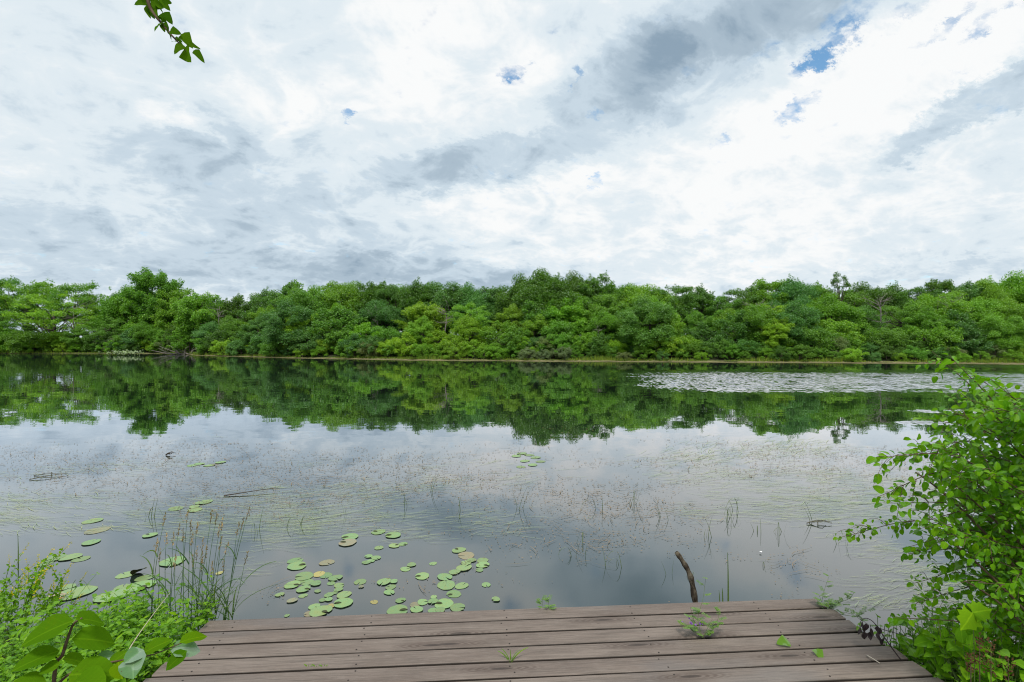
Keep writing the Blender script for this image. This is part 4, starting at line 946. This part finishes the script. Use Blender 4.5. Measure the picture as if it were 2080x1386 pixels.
a=at(1975,1245,2.45); g=float(bank_z(a[0],a[1])); b=np.array([a[0],a[1],g]); o=empty('lobed_leaf_seedling',tuple(b)); tag(o,'yellow green lobed leaves standing out in front of the shrub','plant'); m=MB(); tube(m,bez(b,b+np.array([.02,0,.4]),a,8)-b,[.003,.0015],5); m.build('stem',M_stem,o)
m=MB(); place(m,T_lb,a-b,(-.6,-.3,-.55),(-.1,-.8,.5),.095,.85,1.1); m.build('leaf',M_herb2,o); m=MB(); place(m,T_lb,a-b,(.55,-.2,.25),(-.2,-.7,.6),.08,.75,1.2); m.build('leaf',M_herb2,o)
M_rust=plain_mat('dry_seed',(.13,.065,.03),.9,.1,60,(.06,.035,.018))
for px,py,h,lab in ((1990,1330,.13,'tallest rust brown dried seed spike among the leaves at lower right'),(2013,1350,.15,'dark brown dried seed spike right of the rust brown one'),(1972,1345,.08,'short dry brown seed spike left of the tallest one'),(2048,1352,.08,'small dark dried seed spike near the bottom right corner')):
    Yd=2.42; a=at(px,py+20,Yd); o=empty('dried_seed_spike',(a[0],a[1],.35)); tag(o,lab,'seed spike','dried seed spikes at lower right'); m=MB(); b=np.array([a[0],a[1],.35]); tube(m,np.array([b,a,a+(0,0,h)])-b,[.003,.002,.001],5); m.build('stem',M_brn,o)
    m=MB(); n=80; P=a+np.stack([rng.normal(0,.012,n),rng.normal(0,.012,n),rng.random(n)*h],-1); place(m,T_sm,P-b,nrm(rng.normal(size=(n,3))+np.array([0,0,.4])),rng.normal(size=(n,3)),rng.uniform(.006,.012,n),rng.random(n)); m.build('seeds',M_rust,o)

# ------------------------------------------------------------------ small growth on and round the deck
rng=np.random.default_rng(111)
M_vetch=foliage_mat('vetch_leaves',(.14,.29,.03),.4,.1,.45,.4); M_purp=plain_mat('purple_flower',(.20,.08,.36),.7)
def vetch(o,base,paths,rng,flowers=None):
    st_=MB(); fo=MB(); rp=np.array(o.location)
    for P in paths:
        pth=spline(P,16); tube(st_,pth-rp,[.0014,.0007],4,cap=False)
        for i in range(3,16,2):
            s=pth[i]; a=rng.random()*6.28; d=nrm(np.array([math.cos(a),math.sin(a),.35])); l=rng.uniform(.03,.055)
            tube(st_,np.array([s,s+d*l])-rp,[.0007,.0004],3,cap=False); sd_=nrm(np.cross(d,(0,0,1)))
            for u in np.linspace(.25,1,6):
                for sg in (-1,1): place(fo,T_la,s+d*l*u-rp,d*.5+sd_*sg,(0,0,1),rng.uniform(.012,.019),rng.random(),1.7)
    st_.build('stems',M_stem,o); fo.build('foliage',M_vetch,o)
    if flowers is not None:
        m=MB(); n=len(flowers); place(m,T_sm,np.array(flowers)-rp,nrm(rng.normal(size=(n,3))),rng.normal(size=(n,3)),.014,.5); m.build('flowers',M_purp,o)
dk=lambda px,py,h=0: on(px,py,.40)+np.array([0,0,h])
b=dk(1427,1296); o=empty('vetch_plant',tuple(b)); tag(o,'spindly vetch with tiny purple flowers growing through a deck gap','vetch','vetch plants on the deck')
vetch(o,b,[[b,b+(-.02,.02,.10),b+(.02,.05,.2),b+(.04,.06,.32)],[b,b+(.03,-.02,.06),b+(.08,.0,.09),b+(.10,.0,.15)],[b,b+(-.05,.02,.03),b+(-.09,.0,.07),b+(-.12,.0,.06)],[b,b+(-.04,.03,.09),b+(-.06,.03,.16)],[b,b+(.02,.0,.04),b+(.05,-.02,.12)]],rng,[b+np.array([rng.normal(-.03,.04),rng.normal(0,.02),rng.uniform(.07,.11)]) for k in range(9)])
b=np.array([2.02,3.52,.32]); o=empty('vetch_plant',tuple(b)); tag(o,'ferny vetch sprouting up at the deck\'s right front corner','vetch','vetch plants on the deck')
vetch(o,b,[[b,b+(-.01,-.01,.10),b+(.0,-.02,.18),b+(.03,-.02,.27)],[b,b+(.06,-.05,.1),b+(.11,-.1,.16),b+(.13,-.12,.21)],[b,b+(.08,-.12,.08),b+(.13,-.2,.07),b+(.17,-.24,.05)],[b,b+(-.02,-.03,.09),b+(-.05,-.04,.16)],[b,b+(.03,-.06,.1),b+(.05,-.1,.12)],[b,b+(.05,-.02,.07),b+(.09,-.05,.10)],[b+(.05,-.1,.06),b+(.1,-.18,.09),b+(.14,-.22,.14)],[b,b+(.0,-.05,.1),b+(-.02,-.1,.1)]],rng)
for px,py,lab in ((1100,1236,'tiny green sprout peeping over the middle of the deck\'s front edge'),(1112,1240,'second tiny sprout right beside the first on the front edge')):
    b=dk(px,py)+np.array([0,.03,-.05]); o=empty('sprout',tuple(b)); tag(o,lab,'sprout','sprouts on the deck'); vetch(o,b,[[b,b+(.005,0,.05),b+(.01,0,.09)]],rng)
# grass tuft and little sprouts in the gaps
def tuft(px,py,n,h,lab,sp=.6,name='grass_tuft'):
    b=dk(px,py,-.01); m=MB(); 
    for k in range(n):
        a=(k/max(n-1,1)-.5)*2; d=np.array([a*sp,rng.normal(0,.2),1]); l=h*rng.uniform(.7,1.1)
        strip(m,bez((a*.006,0,0),d*l*.6,d*l+np.array([a*l*.4,-.1*l,-.15*l*abs(a)]),6),.011,np.array([.5,-.6,.4]) if abs(a)<.5 else np.array([0,.8,.6]),rng.random())
    return tag(m.build(name,M_vetch,loc=tuple(b)),lab,'grass' if name=='grass_tuft' else 'sprout','sprouts on the deck')
tuft(1037,1341,5,.085,'little green grass tuft growing from a gap at the deck\'s middle',.75)
for px,l in ((627,'leftmost of three tiny green sprouts in a deck gap'),(643,'middle one of three tiny green sprouts in a deck gap'),(658,'rightmost of three tiny green sprouts in a deck gap')): tuft(px,1354,3,.028,l,.5,'sprout')
def heartleaf(px,py,l,d,lab):
    b=dk(px,py,-.012); o=empty('seedling',tuple(b)); tag(o,lab,'seedling','seedlings in the deck gaps'); m=MB(); tube(m,np.array([(0,0,0),(0,0,.02),(.004,-.004,.035)]),.0012,5); m.build('stem',M_stem,o)
    m=MB(); place(m,T_he,(0,.012,.036),d,(0,-.5,1),l,.35,1.2); m.build('leaf',M_vetch,o)
heartleaf(1603,1313,.07,(-.9,-.25,.05),'dark green cupped leaf seedling on the right part of the deck'); heartleaf(1660,1330,.06,(.1,-1,-.35),'bright green heart shaped leaf seedling right of the cupped one')
# pale twig on the boards
m=MB(); b=dk(1779,1346,.006); tube(m,spline([(-.012,.055,0),(-.016,.03,.008),(.0,.0,.004),(.008,-.02,.002)],10),[.0035,.0025],6); tag(m.build('pale_twig',plain_mat('pale_twig',(.42,.37,.31),.8),loc=tuple(b)),'short pale bent twig lying near the deck\'s right edge','twig')
# blackened hanging twig
M_black=plain_mat('withered',(.022,.016,.016),.8,.2,40,(.05,.035,.04))
pts=[at(1832,1343,2.87),at(1818,1325,2.9),at(1800,1300,2.93),at(1785,1278,2.95),at(1772,1262,2.97),at(1758,1256,3.0),at(1748,1263,3.02),at(1746,1280,3.03)]
rp=pts[0]; o=empty('withered_twig',tuple(rp)); tag(o,'drooping blackened twig with withered leaves over the deck\'s right edge','twig')
m=MB(); tube(m,spline(pts,24)-rp,np.linspace(.0035,.0012,24),6); tube(m,bez(at(1785,1276,2.95),at(1815,1286,2.9),at(1850,1294,2.85),8)-rp,[.002,.0015],5)
m.build('stem',M_black,o); m=MB()
for px,py in ((1748,1275),(1752,1262),(1753,1268),(1754,1283),(1759,1266),(1768,1268),(1768,1276),(1767,1283),(1783,1272),(1786,1275),(1782,1285),(1786,1290),(1791,1298),(1794,1297),(1810,1322)):
    p=at(px,py,2.97+rng.uniform(-.02,.02)); place(m,T_la,p-rp,(rng.normal(0,.15),rng.normal(0,.1),-1),rng.normal(size=3),rng.uniform(.035,.055),.3,1.5+rng.random())
m.build('withered_leaves',M_black,o)
# green sprigs at right of the deck edge
leafy(1790,1262,2.95,4,.035,T_rd,'slim sprig with four round leaves left of the shrub base',name='leafy_sprig',mat=M_shrub,spread=.06)
leafy(1820,1300,2.85,12,.05,T_la,'narrow leaved weed beside the deck\'s right edge',name='narrow_leaved_weed',mat=M_vetch,spread=.1,tint=(.5,1.))
# ------------------------------------------------------------------ hanging branch, upper left
rng=np.random.default_rng(121); Yd=2.0
rp=at(300,-60,Yd); o=empty('hanging_branch',tuple(rp)); tag(o,'leafy twig hanging into view from above at the upper left','branch')
m=MB(); main=[at(190,-520,2.3),at(262,-230,2.1),at(290,-70,Yd),at(300,0,Yd),at(311,26,Yd),at(326,45,Yd),at(345,68,Yd),at(360,84,Yd),at(372,98,Yd),at(378,106,Yd)]
tube(m,spline(main,30)-rp,np.linspace(.009,.0012,30),6); m.build('twig',M_brn,o)
M_hang=foliage_mat('hanging_leaves',(.085,.20,.010),.6,.0,.4,.45)
# base pixel, tip pixel, width factor
HL=[((301,2),(270,6),.9),((300,8),(287,-16),1.),((299,10),(300,36),1.0),((303,14),(312,38),1.0),((306,4),(326,13),1.2),((304,0),(322,-22),1.),((311,18),(317,32),.9),((314,10),(335,24),1.0),((325,-2),(341,17),.8),((328,0),(352,5),1.),((325,30),(335,43),1.0),((332,26),(350,46),1.1),((322,33),(332,42),.8),((332,46),(308,57),1.0),((330,50),(333,68),.9),((330,48),(341,56),1.1),((338,60),(354,82),.8),((346,62),(365,66),1.1),((355,78),(371,84),1.),((356,84),(358,80),1.),((372,68),(389,95),1.0),((372,92),(351,105),1.1),((374,101),(380,122),1.3),((386,88),(403,99),.5),((395,102),(415,125),.75),((362,86),(374,96),1.)]
M_=MB()
for (bx,by),(tx,ty),wd in HL:
    a=at(bx,by,Yd+rng.uniform(-.02,.02)); b=at(tx,ty,Yd+rng.uniform(-.03,.03)); d=b-a; L=max(np.linalg.norm(d),.018)
    n=np.array([rng.normal(0,.35),-1.,.25+rng.normal(0,.3)]); place(M_,T_he,a-rp,d,n,L*.98,rng.uniform(.1,.8),wd*.92)
for s in range(14):
    a=at(rng.uniform(150,330),rng.uniform(-420,-60),2.1+rng.uniform(-.1,.1)); place(M_,T_he,a-rp,rng.normal(size=3)+np.array([0,0,-1]),np.array([rng.normal(0,.4),-1,.3]),.06,rng.random())
M_.build('foliage',M_hang,o)
